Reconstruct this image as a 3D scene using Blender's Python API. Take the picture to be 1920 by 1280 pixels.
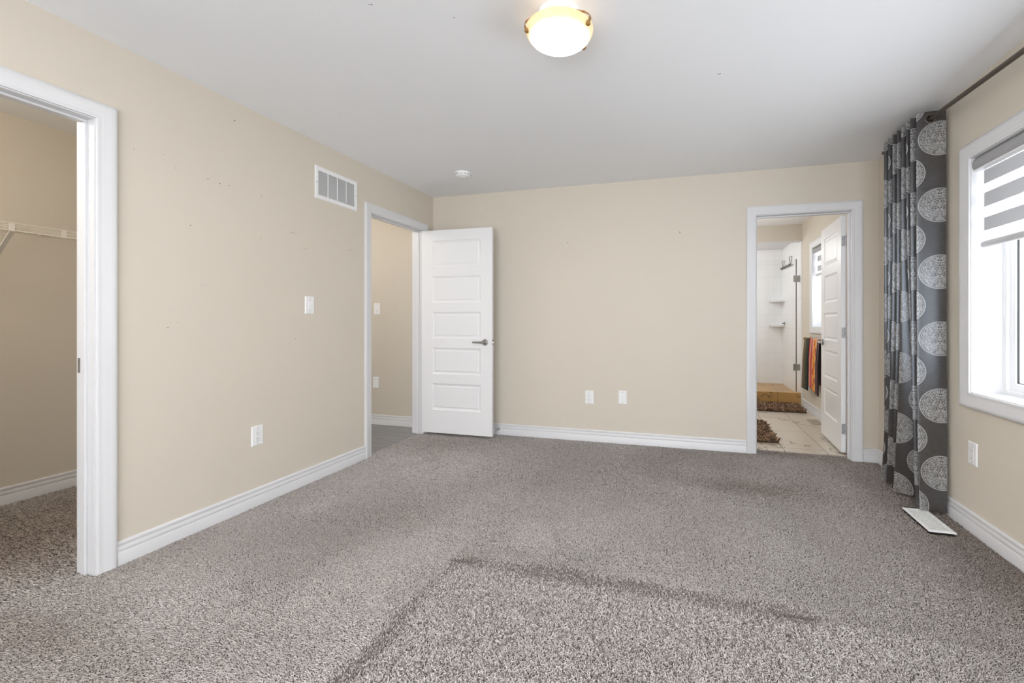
import bpy, bmesh, math, random
import numpy as np
from mathutils import Vector, Matrix

for o in list(bpy.data.objects):
    bpy.data.objects.remove(o, do_unlink=True)
C = bpy.context.scene.collection
scene = bpy.context.scene
R = math.radians
PI = math.pi
rng = np.random.default_rng(7)
random.seed(7)

# ------------------------------------------------------------------ camera, world, exposure
CAM_H = 1.145
F_PX, PX0, PY0 = 840.0, 1049.0, 600.3
YAW = math.atan((1286.8 - PX0) / F_PX)
cam_d = bpy.data.cameras.new('camera')
cam = bpy.data.objects.new('camera', cam_d); C.objects.link(cam)
cam.location = (0, 0, CAM_H)
cam.rotation_euler = (PI / 2, 0, YAW)
cam_d.sensor_fit = 'HORIZONTAL'; cam_d.sensor_width = 36
cam_d.lens = F_PX / 1920 * 36
cam_d.shift_x = -(PX0 - 960) / 1920
cam_d.shift_y = (PY0 - 640) / 1920
cam_d.clip_start = 0.02
scene.camera = cam

w = bpy.data.worlds.new('daylight'); scene.world = w; w.use_nodes = True
bg = w.node_tree.nodes['Background']
# bright overcast sky above, pale ground below
_nt = w.node_tree
_tc = _nt.nodes.new('ShaderNodeTexCoord'); _sp = _nt.nodes.new('ShaderNodeSeparateXYZ'); _rp = _nt.nodes.new('ShaderNodeValToRGB')
_mr = _nt.nodes.new('ShaderNodeMapRange')
_nt.links.new(_tc.outputs['Generated'], _sp.inputs[0]); _nt.links.new(_sp.outputs[2], _mr.inputs[0])
_mr.inputs[1].default_value = -1; _mr.inputs[2].default_value = 1
_nt.links.new(_mr.outputs[0], _rp.inputs[0]); _nt.links.new(_rp.outputs[0], bg.inputs[0])
_e = _rp.color_ramp.elements
_e[0].position = 0.47; _e[0].color = (0.61, 0.635, 0.675, 1)
_e[1].position = 0.53; _e[1].color = (0.50, 0.525, 0.565, 1)
bg.inputs[1].default_value = 9.0
vs = scene.view_settings
vs.view_transform = 'Standard'; vs.look = 'None'; vs.gamma = 1; vs.use_curve_mapping = False
vs.exposure = 0.17
scene.cycles.max_bounces = 10
scene.cycles.diffuse_bounces = 7
scene.cycles.transparent_max_bounces = 12
scene.cycles.sample_clamp_indirect = 6.0

# room numbers (metres)
XL, XR, YB, H = -2.575, 1.50, 4.192, 2.44
T = 0.116
YF = -1.75                       # wall behind the camera
CL0, CL1, CLZ = 0.56, 1.375, 2.055   # closet opening
HD0, HD1, HDZ = 3.222, 3.998, 2.052  # hall door opening
BD0, BD1, BDZ = 0.582, 1.306, 2.048  # bath door opening
W0, W1, WZ0, WZ1 = 1.0, 2.972, 0.752, 2.028   # bedroom window opening
BW0, BW1, BWZ0, BWZ1 = 5.35, 6.165, 1.07, 2.03  # bath window opening
XC = -4.10                        # closet back wall
XB = -0.75                        # bath left wall
YS0, YS1 = 6.69, 7.93             # shower front and back


def portal(name, loc, rot, sx, sy):
    d = bpy.data.lights.new(name, 'AREA'); d.shape = 'RECTANGLE'; d.size = sx; d.size_y = sy
    d.cycles.is_portal = True
    o = bpy.data.objects.new(name, d); C.objects.link(o); o.location = loc; o.rotation_euler = rot
    return o


FW0, FW1, FWZ0, FWZ1 = -2.0, 1.3, 0.15, 2.3   # opening added in the wall behind the camera to let in fill daylight
portal('fill_portal_front', ((FW0 + FW1) / 2, YF - 0.06, (FWZ0 + FWZ1) / 2), (R(90), 0, PI), FW1 - FW0, FWZ1 - FWZ0)
portal('daylight_right', (XR + 0.215, (W0 + W1) / 2, (WZ0 + WZ1) / 2), (R(90), 0, R(90)), W1 - W0, WZ1 - WZ0)
portal('daylight_bath', (XR + 0.215, (BW0 + BW1) / 2, (BWZ0 + BWZ1) / 2), (R(90), 0, R(90)), BW1 - BW0, BWZ1 - BWZ0)


def lamp(name, loc, power, radius=0.06, color=(1, 0.93, 0.82)):
    d = bpy.data.lights.new(name, 'POINT'); d.energy = power; d.shadow_soft_size = radius; d.color = color
    o = bpy.data.objects.new(name, d); C.objects.link(o); o.location = loc
    return o


td = bpy.data.lights.new('bounce_fill_spot', 'SPOT'); td.energy = 330; td.spot_size = R(150); td.spot_blend = 0.6; td.shadow_soft_size = 0.15; td.color = (1, 0.98, 0.955)  # unseen spot added to bounce fill light off the ceiling
to_ = bpy.data.objects.new('bounce_fill_spot', td); C.objects.link(to_); to_.location = (-1.1, -0.95, 1.85); to_.rotation_euler = (PI, 0, 0)
lamp('hall_fill', (-3.35, 3.2, 2.2), 8, 0.12)  # unseen fill added to light the hall
lamp('closet_fill', (-3.3, 0.75, 2.25), 20, 0.12)  # added out of view to brighten the closet interior
lamp('bathroom_fill', (-0.25, 5.9, 2.0), 24, 0.3, (0.94, 0.97, 1.0))  # out-of-view fill light added for the bathroom
lamp('shower_fill', (0.35, 7.3, 2.15), 15, 0.2, (0.94, 0.97, 1.0))  # extra unseen fill added inside the shower


# ------------------------------------------------------------------ materials
def nodes_of(name):
    m = bpy.data.materials.new(name); m.use_nodes = True
    nt = m.node_tree
    return m, nt, nt.nodes['Principled BSDF']


def N(nt, kind, **kw):
    n = nt.nodes.new(kind)
    for k, v in kw.items():
        setattr(n, k, v)
    return n


def math_n(nt, op, a, b=None, c=None):
    n = nt.nodes.new('ShaderNodeMath'); n.operation = op
    for i, v in enumerate((a, b, c)):
        if v is None: continue
        if isinstance(v, (int, float)): n.inputs[i].default_value = v
        else: nt.links.new(v, n.inputs[i])
    return n.outputs[0]


def mix_c(nt, fac, a, b, blend='MIX'):
    n = nt.nodes.new('ShaderNodeMix'); n.data_type = 'RGBA'; n.blend_type = blend
    for s, v in ((n.inputs[0], fac), (n.inputs[6], a), (n.inputs[7], b)):
        if isinstance(v, (int, float)): s.default_value = v
        elif isinstance(v, tuple): s.default_value = (*v, 1) if len(v) == 3 else v
        else: nt.links.new(v, s)
    return n.outputs[2]


def coords(nt):
    return nt.nodes.new('ShaderNodeTexCoord').outputs['Object']


def noise(nt, vec, scale, detail=2, rough=0.5, dist=0.0):
    n = nt.nodes.new('ShaderNodeTexNoise')
    n.inputs['Scale'].default_value = scale; n.inputs['Detail'].default_value = detail
    n.inputs['Roughness'].default_value = rough; n.inputs['Distortion'].default_value = dist
    nt.links.new(vec, n.inputs['Vector'])
    return n.outputs['Fac']


def ramp(nt, fac, stops):
    n = nt.nodes.new('ShaderNodeValToRGB')
    el = n.color_ramp.elements
    while len(el) < len(stops): el.new(0.5)
    for e, (p, c) in zip(el, stops):
        e.position = p; e.color = (*c, 1) if len(c) == 3 else c
    nt.links.new(fac, n.inputs[0])
    return n.outputs[0]


def bump(nt, b, height, strength, dist=0.002):
    n = nt.nodes.new('ShaderNodeBump'); n.inputs['Strength'].default_value = strength
    n.inputs['Distance'].default_value = dist
    nt.links.new(height, n.inputs['Height']); nt.links.new(n.outputs[0], b.inputs['Normal'])


def simple(name, col, rough=0.5, metal=0.0, spec=0.5, nscale=40, namp=0.03, bstr=0.0, bscale=200):
    m, nt, b = nodes_of(name)
    v = coords(nt)
    f = noise(nt, v, nscale)
    a = tuple(max(0, c * (1 - namp)) for c in col); d = tuple(min(1, c * (1 + namp)) for c in col)
    nt.links.new(mix_c(nt, f, a, d), b.inputs['Base Color'])
    b.inputs['Roughness'].default_value = rough; b.inputs['Metallic'].default_value = metal
    b.inputs['Specular IOR Level'].default_value = spec
    if bstr:
        bump(nt, b, noise(nt, v, bscale, 3), bstr)
    return m


def wall_mat(name, col, marks=(), mark_col=(0.06, 0.05, 0.045), bscale=160, bstr=0.12, smears=()):
    """painted plaster; marks are little nail holes (x, y, z, radius), smears are scuffs"""
    m, nt, b = nodes_of(name)
    v = coords(nt)
    f = noise(nt, v, 1.3, 3)
    c = mix_c(nt, f, tuple(x * 0.985 for x in col), tuple(min(1, x * 1.015) for x in col))
    if smears:
        tot = None
        for (x, y, z, ry, rz, amt) in smears:
            mp = N(nt, 'ShaderNodeMapping')
            mp.inputs['Location'].default_value = (0, -y / ry, -z / rz)
            mp.inputs['Scale'].default_value = (0, 1 / ry, 1 / rz)
            nt.links.new(v, mp.inputs[0])
            ln = N(nt, 'ShaderNodeVectorMath', operation='LENGTH'); nt.links.new(mp.outputs[0], ln.inputs[0])
            g = math_n(nt, 'MULTIPLY', math_n(nt, 'MAXIMUM', math_n(nt, 'SUBTRACT', 1.0, ln.outputs['Value']), 0.0), amt)
            tot = g if tot is None else math_n(nt, 'MAXIMUM', tot, g)
        c = mix_c(nt, tot, c, (0.25, 0.22, 0.18))
    if marks:
        tot = None
        for (x, y, z, r) in marks:
            d = N(nt, 'ShaderNodeVectorMath', operation='DISTANCE'); nt.links.new(v, d.inputs[0])
            d.inputs[1].default_value = (x, y, z)
            g = math_n(nt, 'LESS_THAN', d.outputs['Value'], r)
            tot = g if tot is None else math_n(nt, 'MAXIMUM', tot, g)
        c = mix_c(nt, tot, c, mark_col)
    nt.links.new(c, b.inputs['Base Color'])
    b.inputs['Roughness'].default_value = 0.75; b.inputs['Specular IOR Level'].default_value = 0.25
    bump(nt, b, noise(nt, v, bscale, 3), bstr, 0.001)
    return m


BEIGE = (0.640, 0.584, 0.500)
HOLES_L = [(2.03, 2.328, .0035), (1.876, 1.937, .0028), (1.942, 1.929, .003), (1.995, 1.932, .003), (1.784, 1.658, .0028),
           (2.203, 1.929, .0024), (2.203, 1.915, .0022), (1.675, 1.107, .0026), (1.721, 1.135, .0018), (2.459, 1.018, .0026),
           (2.446, 1.928, .0015), (1.658, 1.996, .0016), (1.71, 1.953, .0014), (1.71, 1.939, .0014), (1.527, 1.975, .0018),
           (2.2, 1.673, .0016), (2.2, 1.655, .0016), (1.845, 1.332, .0014), (2.114, 1.283, .0014), (2.823, 1.101, .002)]
SMEAR_L = [(0, 2.438, 1.741, .035, .006, .5), (0, 2.54, 1.648, .03, .007, .3), (0, 2.969, 1.701, .04, .007, .3),
           (0, 1.86, 1.34, .03, .004, .25)]
M = {}
M['wall_l'] = wall_mat('beige_paint_pinholed', BEIGE, [(XL, y, z, r) for y, z, r in HOLES_L], smears=SMEAR_L)
M['wall_b'] = wall_mat('beige_paint_back', BEIGE, [(-1.106, YB, 1.895, .004), (-0.055, YB, 1.937, .004), (0.106, YB, 1.242, .0022), (-0.06, YB, 1.944, .003)])
M['wall'] = wall_mat('beige_paint', BEIGE)
M['ceiling'] = wall_mat('ceiling_paint', (0.875, 0.885, 0.905), [(-1.243, 1.56, H, .0032), (-1.252, 1.556, H, .0024), (-0.957, 1.722, H, .0028), (0.163, 2.497, H, .004), (0.172, 2.494, H, .003)], bscale=55, bstr=0.35)
M['white'] = simple('white_trim_paint', (0.69, 0.69, 0.70), 0.35, nscale=3, namp=0.01)
M['door'] = simple('white_door_paint', (0.80, 0.80, 0.805), 0.32, nscale=3, namp=0.01)
M['plastic'] = simple('white_plastic', (0.84, 0.84, 0.84), 0.3, nscale=5, namp=0.01)
M['slot'] = simple('dark_slot', (0.03, 0.03, 0.03), 0.6)
M['greyslot'] = simple('grey_slot', (0.25, 0.25, 0.25), 0.6)
M['chrome'] = simple('brushed_nickel', (0.40, 0.395, 0.39), 0.25, metal=1.0, nscale=300, namp=0.08)
M['steel'] = simple('dull_steel', (0.42, 0.42, 0.42), 0.4, metal=0.9, nscale=200, namp=0.1)
M['bronze'] = simple('dark_bronze', (0.11, 0.09, 0.075), 0.38, metal=0.7, nscale=100, namp=0.1)
M['brass'] = simple('antique_brass', (0.34, 0.19, 0.06), 0.5, metal=0.35, nscale=100, namp=0.1)
M['rubber'] = simple('white_rubber', (0.75, 0.74, 0.72), 0.6)
M['wire'] = simple('white_coated_wire', (0.78, 0.75, 0.69), 0.4)
M['vinyl'] = simple('white_vinyl', (0.86, 0.86, 0.865), 0.3, nscale=4, namp=0.01)
M['gasket'] = simple('black_gasket', (0.02, 0.02, 0.02), 0.6)
M['backing'] = simple('duct_shadow_grey', (0.52, 0.52, 0.52), 0.8)
M['ceramic'] = simple('white_ceramic', (0.83, 0.83, 0.83), 0.15, nscale=4, namp=0.01)

# glass: thin panes that let daylight through
def glass_mat(name, tint, gloss):
    m = bpy.data.materials.new(name); m.use_nodes = True; nt = m.node_tree; nt.nodes.clear()
    out = N(nt, 'ShaderNodeOutputMaterial'); mx = N(nt, 'ShaderNodeMixShader')
    tr = N(nt, 'ShaderNodeBsdfTransparent'); gl = N(nt, 'ShaderNodeBsdfGlossy'); lw = N(nt, 'ShaderNodeLayerWeight')
    tr.inputs[0].default_value = (*tint, 1); gl.inputs['Roughness'].default_value = 0.02
    lw.inputs['Blend'].default_value = 0.5   # Schlick reflection, the same from both faces of the pane
    fr = math_n(nt, 'ADD', math_n(nt, 'MULTIPLY', math_n(nt, 'POWER', lw.outputs['Facing'], 5.0), 0.7), gloss)
    nt.links.new(fr, mx.inputs[0]); nt.links.new(tr.outputs[0], mx.inputs[1])
    nt.links.new(gl.outputs[0], mx.inputs[2]); nt.links.new(mx.outputs[0], out.inputs[0])
    return m
M['glass'] = glass_mat('window_glass', (0.97, 0.98, 0.98), 0.035)
M['shower_glass'] = glass_mat('shower_glass', (0.985, 0.99, 0.988), 0.02)

# blind cloth
def cloth_thin(name, col, transl, transp):
    m = bpy.data.materials.new(name); m.use_nodes = True; nt = m.node_tree; nt.nodes.clear()
    out = N(nt, 'ShaderNodeOutputMaterial'); m1 = N(nt, 'ShaderNodeMixShader'); m2 = N(nt, 'ShaderNodeMixShader')
    d = N(nt, 'ShaderNodeBsdfDiffuse'); t = N(nt, 'ShaderNodeBsdfTranslucent'); p = N(nt, 'ShaderNodeBsdfTransparent')
    v = coords(nt); c = mix_c(nt, noise(nt, v, 250), tuple(x * 0.95 for x in col), col)
    nt.links.new(c, d.inputs[0]); nt.links.new(c, t.inputs[0])
    m1.inputs[0].default_value = transl; m2.inputs[0].default_value = transp
    nt.links.new(d.outputs[0], m1.inputs[1]); nt.links.new(t.outputs[0], m1.inputs[2])
    nt.links.new(m1.outputs[0], m2.inputs[1]); nt.links.new(p.outputs[0], m2.inputs[2]); nt.links.new(m2.outputs[0], out.inputs[0])
    return m
# lamp bowl: alabaster glass lit by the bulb inside
def bowl_mat():
    m = bpy.data.materials.new('alabaster_glass'); m.use_nodes = True; nt = m.node_tree; nt.nodes.clear()
    out = N(nt, 'ShaderNodeOutputMaterial'); a1 = N(nt, 'ShaderNodeAddShader'); mx = N(nt, 'ShaderNodeMixShader')
    tl = N(nt, 'ShaderNodeBsdfTranslucent'); df = N(nt, 'ShaderNodeBsdfDiffuse'); em = N(nt, 'ShaderNodeEmission')
    v = coords(nt)
    sw = noise(nt, v, 9, 3, 0.6, 1.5)
    col = ramp(nt, sw, [(0.3, (0.97, 0.76, 0.50)), (0.55, (0.98, 0.83, 0.62)), (0.75, (1.0, 0.88, 0.72))])
    nt.links.new(col, tl.inputs[0]); nt.links.new(col, df.inputs[0])
    # the glass glows most next to the bulb and fades to amber at the rim
    sp = N(nt, 'ShaderNodeSeparateXYZ'); nt.links.new(v, sp.inputs[0])
    r2 = math_n(nt, 'ADD', math_n(nt, 'MULTIPLY', sp.outputs[0], sp.outputs[0]), math_n(nt, 'MULTIPLY', sp.outputs[1], sp.outputs[1]))
    g = math_n(nt, 'POWER', math_n(nt, 'MAXIMUM', math_n(nt, 'SUBTRACT', 1.0, math_n(nt, 'DIVIDE', r2, .143 ** 2)), 0.0), 4.0)
    nt.links.new(mix_c(nt, math_n(nt, 'MINIMUM', math_n(nt, 'MULTIPLY', g, 60.0), 1.0), col, (1.0, 0.965, 0.91)), em.inputs[0])
    gb = N(nt, 'ShaderNodeNewGeometry')   # only the outer face gives off light into the room
    nt.links.new(math_n(nt, 'MULTIPLY', math_n(nt, 'ADD', math_n(nt, 'MULTIPLY', g, 330.0), 0.22), math_n(nt, 'SUBTRACT', 1.0, gb.outputs['Backfacing'])), em.inputs[1])
    mx.inputs[0].default_value = 0.35
    nt.links.new(tl.outputs[0], mx.inputs[1]); nt.links.new(df.outputs[0], mx.inputs[2])
    nt.links.new(mx.outputs[0], a1.inputs[0]); nt.links.new(em.outputs[0], a1.inputs[1])
    nt.links.new(a1.outputs[0], out.inputs[0])
    return m
M['bowl'] = bowl_mat()
M['bowl_in'] = cloth_thin('alabaster_glass_inside', (0.97, 0.86, 0.66), 0.65, 0.0)

def bulb_mat():
    m = bpy.data.materials.new('lit_bulb'); m.use_nodes = True; nt = m.node_tree; nt.nodes.clear()
    out = N(nt, 'ShaderNodeOutputMaterial'); em = N(nt, 'ShaderNodeEmission')
    em.inputs[0].default_value = (1, 0.93, 0.8, 1); em.inputs[1].default_value = 5.0
    nt.links.new(em.outputs[0], out.inputs[0])
    return m
M['bulb'] = bulb_mat()

M['blind_solid'] = cloth_thin('grey_blind_cloth', (0.45, 0.45, 0.46), 0.10, 0.0)
M['blind_sheer'] = cloth_thin('sheer_blind_cloth', (0.9, 0.9, 0.9), 0.5, 0.45)
M['cassette'] = simple('grey_cassette_cloth', (0.36, 0.36, 0.37), 0.7, nscale=200, namp=0.06)
M['rail'] = simple('pale_grey_rail', (0.55, 0.55, 0.56), 0.4)


# medallion curtain
def curtain_mat():
    m, nt, b = nodes_of('medallion_curtain_cloth')
    uv = N(nt, 'ShaderNodeUVMap'); uv.uv_map = 'UVMap'
    sp = N(nt, 'ShaderNodeSeparateXYZ'); nt.links.new(uv.outputs[0], sp.inputs[0])
    u, v = sp.outputs[0], sp.outputs[1]
    DU, DV, U0, V0, RR = 0.168, 0.397, 0.030, 1.83, 0.102
    p = math_n(nt, 'DIVIDE', math_n(nt, 'SUBTRACT', u, U0), DU)
    col = math_n(nt, 'FLOOR', math_n(nt, 'ADD', p, 0.5))
    x = math_n(nt, 'MULTIPLY', math_n(nt, 'SUBTRACT', p, col), DU)
    odd = math_n(nt, 'FLOORED_MODULO', col, 2.0)
    q = math_n(nt, 'ADD', math_n(nt, 'DIVIDE', math_n(nt, 'SUBTRACT', v, V0), DV), math_n(nt, 'MULTIPLY', odd, 0.5))
    y = math_n(nt, 'MULTIPLY', math_n(nt, 'SUBTRACT', q, math_n(nt, 'FLOOR', math_n(nt, 'ADD', q, 0.5))), DV)
    # neighbouring columns overlap the cell edge a little: take the nearest centre on either side
    def disc(xx, yy):
        r = math_n(nt, 'SQRT', math_n(nt, 'ADD', math_n(nt, 'MULTIPLY', xx, xx), math_n(nt, 'MULTIPLY', yy, yy)))
        inside = math_n(nt, 'LESS_THAN', r, RR)
        ring = math_n(nt, 'MULTIPLY', inside, math_n(nt, 'GREATER_THAN', r, RR - 0.0055))
        core = math_n(nt, 'LESS_THAN', r, RR - 0.008)
        cb = N(nt, 'ShaderNodeCombineXYZ')
        nt.links.new(math_n(nt, 'ABSOLUTE', xx), cb.inputs[0]); nt.links.new(yy, cb.inputs[1])
        f1 = noise(nt, cb.outputs[0], 62, 1.5, 0.5, 1.6)
        l1 = math_n(nt, 'LESS_THAN', math_n(nt, 'ABSOLUTE', math_n(nt, 'SUBTRACT', f1, 0.5)), 0.045)
        f2 = noise(nt, cb.outputs[0], 120, 1, 0.5, 0.8)
        l2 = math_n(nt, 'LESS_THAN', math_n(nt, 'ABSOLUTE', math_n(nt, 'SUBTRACT', f2, 0.5)), 0.035)
        wv = math_n(nt, 'SINE', math_n(nt, 'ADD', math_n(nt, 'MULTIPLY', r, 230.0), math_n(nt, 'MULTIPLY', f1, 14.0)))
        l3 = math_n(nt, 'GREATER_THAN', wv, 0.72)
        ln = math_n(nt, 'MAXIMUM', math_n(nt, 'MAXIMUM', l1, l2), l3)
        return math_n(nt, 'MAXIMUM', ring, math_n(nt, 'MULTIPLY', core, ln))
    x2 = math_n(nt, 'SUBTRACT', x, math_n(nt, 'MULTIPLY', math_n(nt, 'SIGN', x), DU))
    y2 = math_n(nt, 'SUBTRACT', y, math_n(nt, 'MULTIPLY', math_n(nt, 'SIGN', y), DV * 0.5))
    mask = math_n(nt, 'MAXIMUM', disc(x, y), disc(x2, y2))
    # slubby weave: long streaks across the cloth
    mp = N(nt, 'ShaderNodeMapping'); mp.inputs['Scale'].default_value = (25, 900, 1); nt.links.new(uv.outputs[0], mp.inputs[0])
    sl = noise(nt, mp.outputs[0], 1.0, 3, 0.6)
    ground = ramp(nt, sl, [(0.3, (0.022, 0.018, 0.015)), (0.5, (0.039, 0.032, 0.027)), (0.72, (0.078, 0.067, 0.060))])
    thread = ramp(nt, sl, [(0.3, (0.24, 0.23, 0.22)), (0.7, (0.38, 0.37, 0.36))])
    nt.links.new(mix_c(nt, mask, ground, thread), b.inputs['Base Color'])
    b.inputs['Roughness'].default_value = 0.27
    b.inputs['Specular IOR Level'].default_value = 0.85
    b.inputs['Specular Tint'].default_value = (0.80, 0.89, 1.0, 1)  # bluish window daylight is put into the specular tint
    b.inputs['Sheen Weight'].default_value = 0.15
    bump(nt, b, sl, 0.07, 0.0008)
    return m
M['curtain'] = curtain_mat()
M['lining'] = simple('cream_curtain_lining', (0.72, 0.68, 0.62), 0.8)


# carpet
def carpet_mat(base=False):
    m, nt, b = nodes_of('carpet_backing' if base else 'taupe_carpet_yarn')
    geo = N(nt, 'ShaderNodeNewGeometry')
    pos = geo.outputs['Position']
    big = noise(nt, pos, 1.1, 3, 0.55)
    soil_shade = ramp(nt, big, [(0.38, (0, 0, 0)), (0.66, (1, 1, 1))])
    if base:
        nt.links.new(mix_c(nt, soil_shade, (0.075, 0.067, 0.06), (0.065, 0.055, 0.048)), b.inputs['Base Color'])
    else:
        at = N(nt, 'ShaderNodeAttribute'); at.attribute_name = 'tone'; at.attribute_type = 'GEOMETRY'
        so = N(nt, 'ShaderNodeAttribute'); so.attribute_name = 'soil_shade'; so.attribute_type = 'GEOMETRY'
        c = ramp(nt, at.outputs['Fac'], [(0.0, CARPET[0]), (0.35, CARPET[1]), (0.75, CARPET[2]), (1.0, CARPET[3])])
        c = mix_c(nt, so.outputs['Fac'], c, mix_c(nt, 1.0, c, (0.73, 0.635, 0.565), 'MULTIPLY'))
        nt.links.new(c, b.inputs['Base Color'])
    b.inputs['Roughness'].default_value = 0.9; b.inputs['Specular IOR Level'].default_value = 0.1
    return m
CARPET = [(0.17, 0.15, 0.137), (0.41, 0.378, 0.355), (0.55, 0.515, 0.49), (0.68, 0.65, 0.625)]
M['carpet'] = carpet_mat(); M['carpet_base'] = carpet_mat(True)


def laminate():
    m, nt, b = nodes_of('grey_laminate')
    v = coords(nt)
    br = N(nt, 'ShaderNodeTexBrick'); br.offset = 0.4
    mp = N(nt, 'ShaderNodeMapping'); nt.links.new(v, mp.inputs[0])
    nt.links.new(mp.outputs[0], br.inputs['Vector'])
    br.inputs['Scale'].default_value = 1.0; br.inputs['Brick Width'].default_value = 1.2; br.inputs['Row Height'].default_value = 0.16
    br.inputs['Mortar Size'].default_value = 0.002
    br.inputs['Color1'].default_value = (0.20, 0.20, 0.20, 1); br.inputs['Color2'].default_value = (0.27, 0.27, 0.275, 1)
    br.inputs['Mortar'].default_value = (0.12, 0.12, 0.12, 1)
    m2 = N(nt, 'ShaderNodeMapping'); m2.inputs['Scale'].default_value = (2, 26, 1); nt.links.new(v, m2.inputs[0])
    g = noise(nt, m2.outputs[0], 1.5, 4, 0.6, 0.6)
    nt.links.new(mix_c(nt, 0.5, br.outputs['Color'], ramp(nt, g, [(0.3, (0.16, 0.16, 0.16)), (0.7, (0.33, 0.33, 0.335))])), b.inputs['Base Color'])
    b.inputs['Roughness'].default_value = 0.4
    return m
M['laminate'] = laminate()


def marble_tile(name, c1, c2, vein, joint, bw, rh, offx, offy, rot=PI / 2):
    m, nt, b = nodes_of(name)
    v = coords(nt)
    mp = N(nt, 'ShaderNodeMapping'); mp.inputs['Rotation'].default_value = (0, 0, rot); mp.inputs['Location'].default_value = (offx, offy, 0)
    nt.links.new(v, mp.inputs[0])
    br = N(nt, 'ShaderNodeTexBrick'); br.offset = 0.5
    nt.links.new(mp.outputs[0], br.inputs['Vector'])
    br.inputs['Scale'].default_value = 1.0; br.inputs['Brick Width'].default_value = bw; br.inputs['Row Height'].default_value = rh
    br.inputs['Mortar Size'].default_value = 0.0028; br.inputs['Mortar Smooth'].default_value = 0.0
    br.inputs['Color1'].default_value = (*c1, 1); br.inputs['Color2'].default_value = (*c2, 1); br.inputs['Mortar'].default_value = (*joint, 1)
    f = noise(nt, v, 1.5, 4, 0.6, 0.5)
    f2 = noise(nt, v, 3.0, 2, 0.5)
    l = math_n(nt, 'MULTIPLY', math_n(nt, 'LESS_THAN', math_n(nt, 'ABSOLUTE', math_n(nt, 'SUBTRACT', f, 0.5)), 0.007),
               math_n(nt, 'GREATER_THAN', f2, 0.42))
    nt.links.new(mix_c(nt, l, br.outputs['Color'], vein), b.inputs['Base Color'])
    b.inputs['Roughness'].default_value = 0.3
    return m
M['tile'] = marble_tile('marbled_floor_tile', (0.60, 0.53, 0.44), (0.58, 0.51, 0.42), (0.22, 0.17, 0.12), (0.10, 0.07, 0.045), 0.68, 0.338, 0.0, -0.832 + 0.338 * 2)
M['curb'] = marble_tile('tan_curb_tile', (0.50, 0.285, 0.085), (0.48, 0.275, 0.085), (0.20, 0.12, 0.05), (0.14, 0.08, 0.03), 0.6, 0.6, 0.0, 0.12, rot=0)


def wall_tile():
    m, nt, b = nodes_of('white_wall_tile')
    v = coords(nt)
    cb = N(nt, 'ShaderNodeCombineXYZ'); sp = N(nt, 'ShaderNodeSeparateXYZ'); nt.links.new(v, sp.inputs[0])
    nt.links.new(math_n(nt, 'ADD', sp.outputs[0], sp.outputs[1]), cb.inputs[0]); nt.links.new(sp.outputs[2], cb.inputs[1])
    br = N(nt, 'ShaderNodeTexBrick'); br.offset = 0.0; nt.links.new(cb.outputs[0], br.inputs['Vector'])
    br.inputs['Scale'].default_value = 1.0; br.inputs['Brick Width'].default_value = 0.31; br.inputs['Row Height'].default_value = 0.205
    br.inputs['Mortar Size'].default_value = 0.003
    br.inputs['Color1'].default_value = (0.86, 0.86, 0.86, 1); br.inputs['Color2'].default_value = (0.85, 0.85, 0.855, 1)
    br.inputs['Mortar'].default_value = (0.76, 0.76, 0.76, 1)
    nt.links.new(br.outputs['Color'], b.inputs['Base Color'])
    b.inputs['Roughness'].default_value = 0.25
    return m
M['wall_tile'] = wall_tile()


def towel_mat(name, stops, mark=None):
    m, nt, b = nodes_of(name)
    uv = N(nt, 'ShaderNodeUVMap'); uv.uv_map = 'UVMap'
    sp = N(nt, 'ShaderNodeSeparateXYZ'); nt.links.new(uv.outputs[0], sp.inputs[0])
    n = N(nt, 'ShaderNodeValToRGB'); n.color_ramp.interpolation = 'CONSTANT'
    el = n.color_ramp.elements
    while len(el) < len(stops): el.new(0.5)
    for e, (p, c) in zip(el, stops): e.position = p; e.color = (*c, 1)
    nt.links.new(sp.outputs[0], n.inputs[0])
    c = n.outputs[0]
    if mark:
        f = noise(nt, uv.outputs[0], 14, 2)
        band = math_n(nt, 'MULTIPLY', math_n(nt, 'GREATER_THAN', sp.outputs[0], 0.42), math_n(nt, 'LESS_THAN', sp.outputs[0], 0.72))
        c = mix_c(nt, math_n(nt, 'MULTIPLY', band, math_n(nt, 'GREATER_THAN', f, 0.56)), c, mark)
    nt.links.new(c, b.inputs['Base Color'])
    b.inputs['Roughness'].default_value = 0.95
    bump(nt, b, noise(nt, coords(nt), 500, 2), 0.4, 0.002)
    return m
M['towel_red'] = towel_mat('striped_red_orange_terry', [(0.0, (0.42, 0.05, 0.04)), (0.14, (0.55, 0.30, 0.24)), (0.22, (0.45, 0.06, 0.04)), (0.34, (0.72, 0.42, 0.30)), (0.45, (0.70, 0.30, 0.06)), (0.72, (0.75, 0.55, 0.40)), (0.78, (0.03, 0.025, 0.03)), (0.88, (0.45, 0.14, 0.06)), (0.95, (0.012, 0.02, 0.035))], (0.42, 0.09, 0.04))
M['towel_olive'] = towel_mat('dark_olive_terry', [(0.0, (0.17, 0.12, 0.06)), (0.3, (0.09, 0.07, 0.045)), (0.6, (0.035, 0.05, 0.025)), (0.85, (0.02, 0.022, 0.018))])


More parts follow.
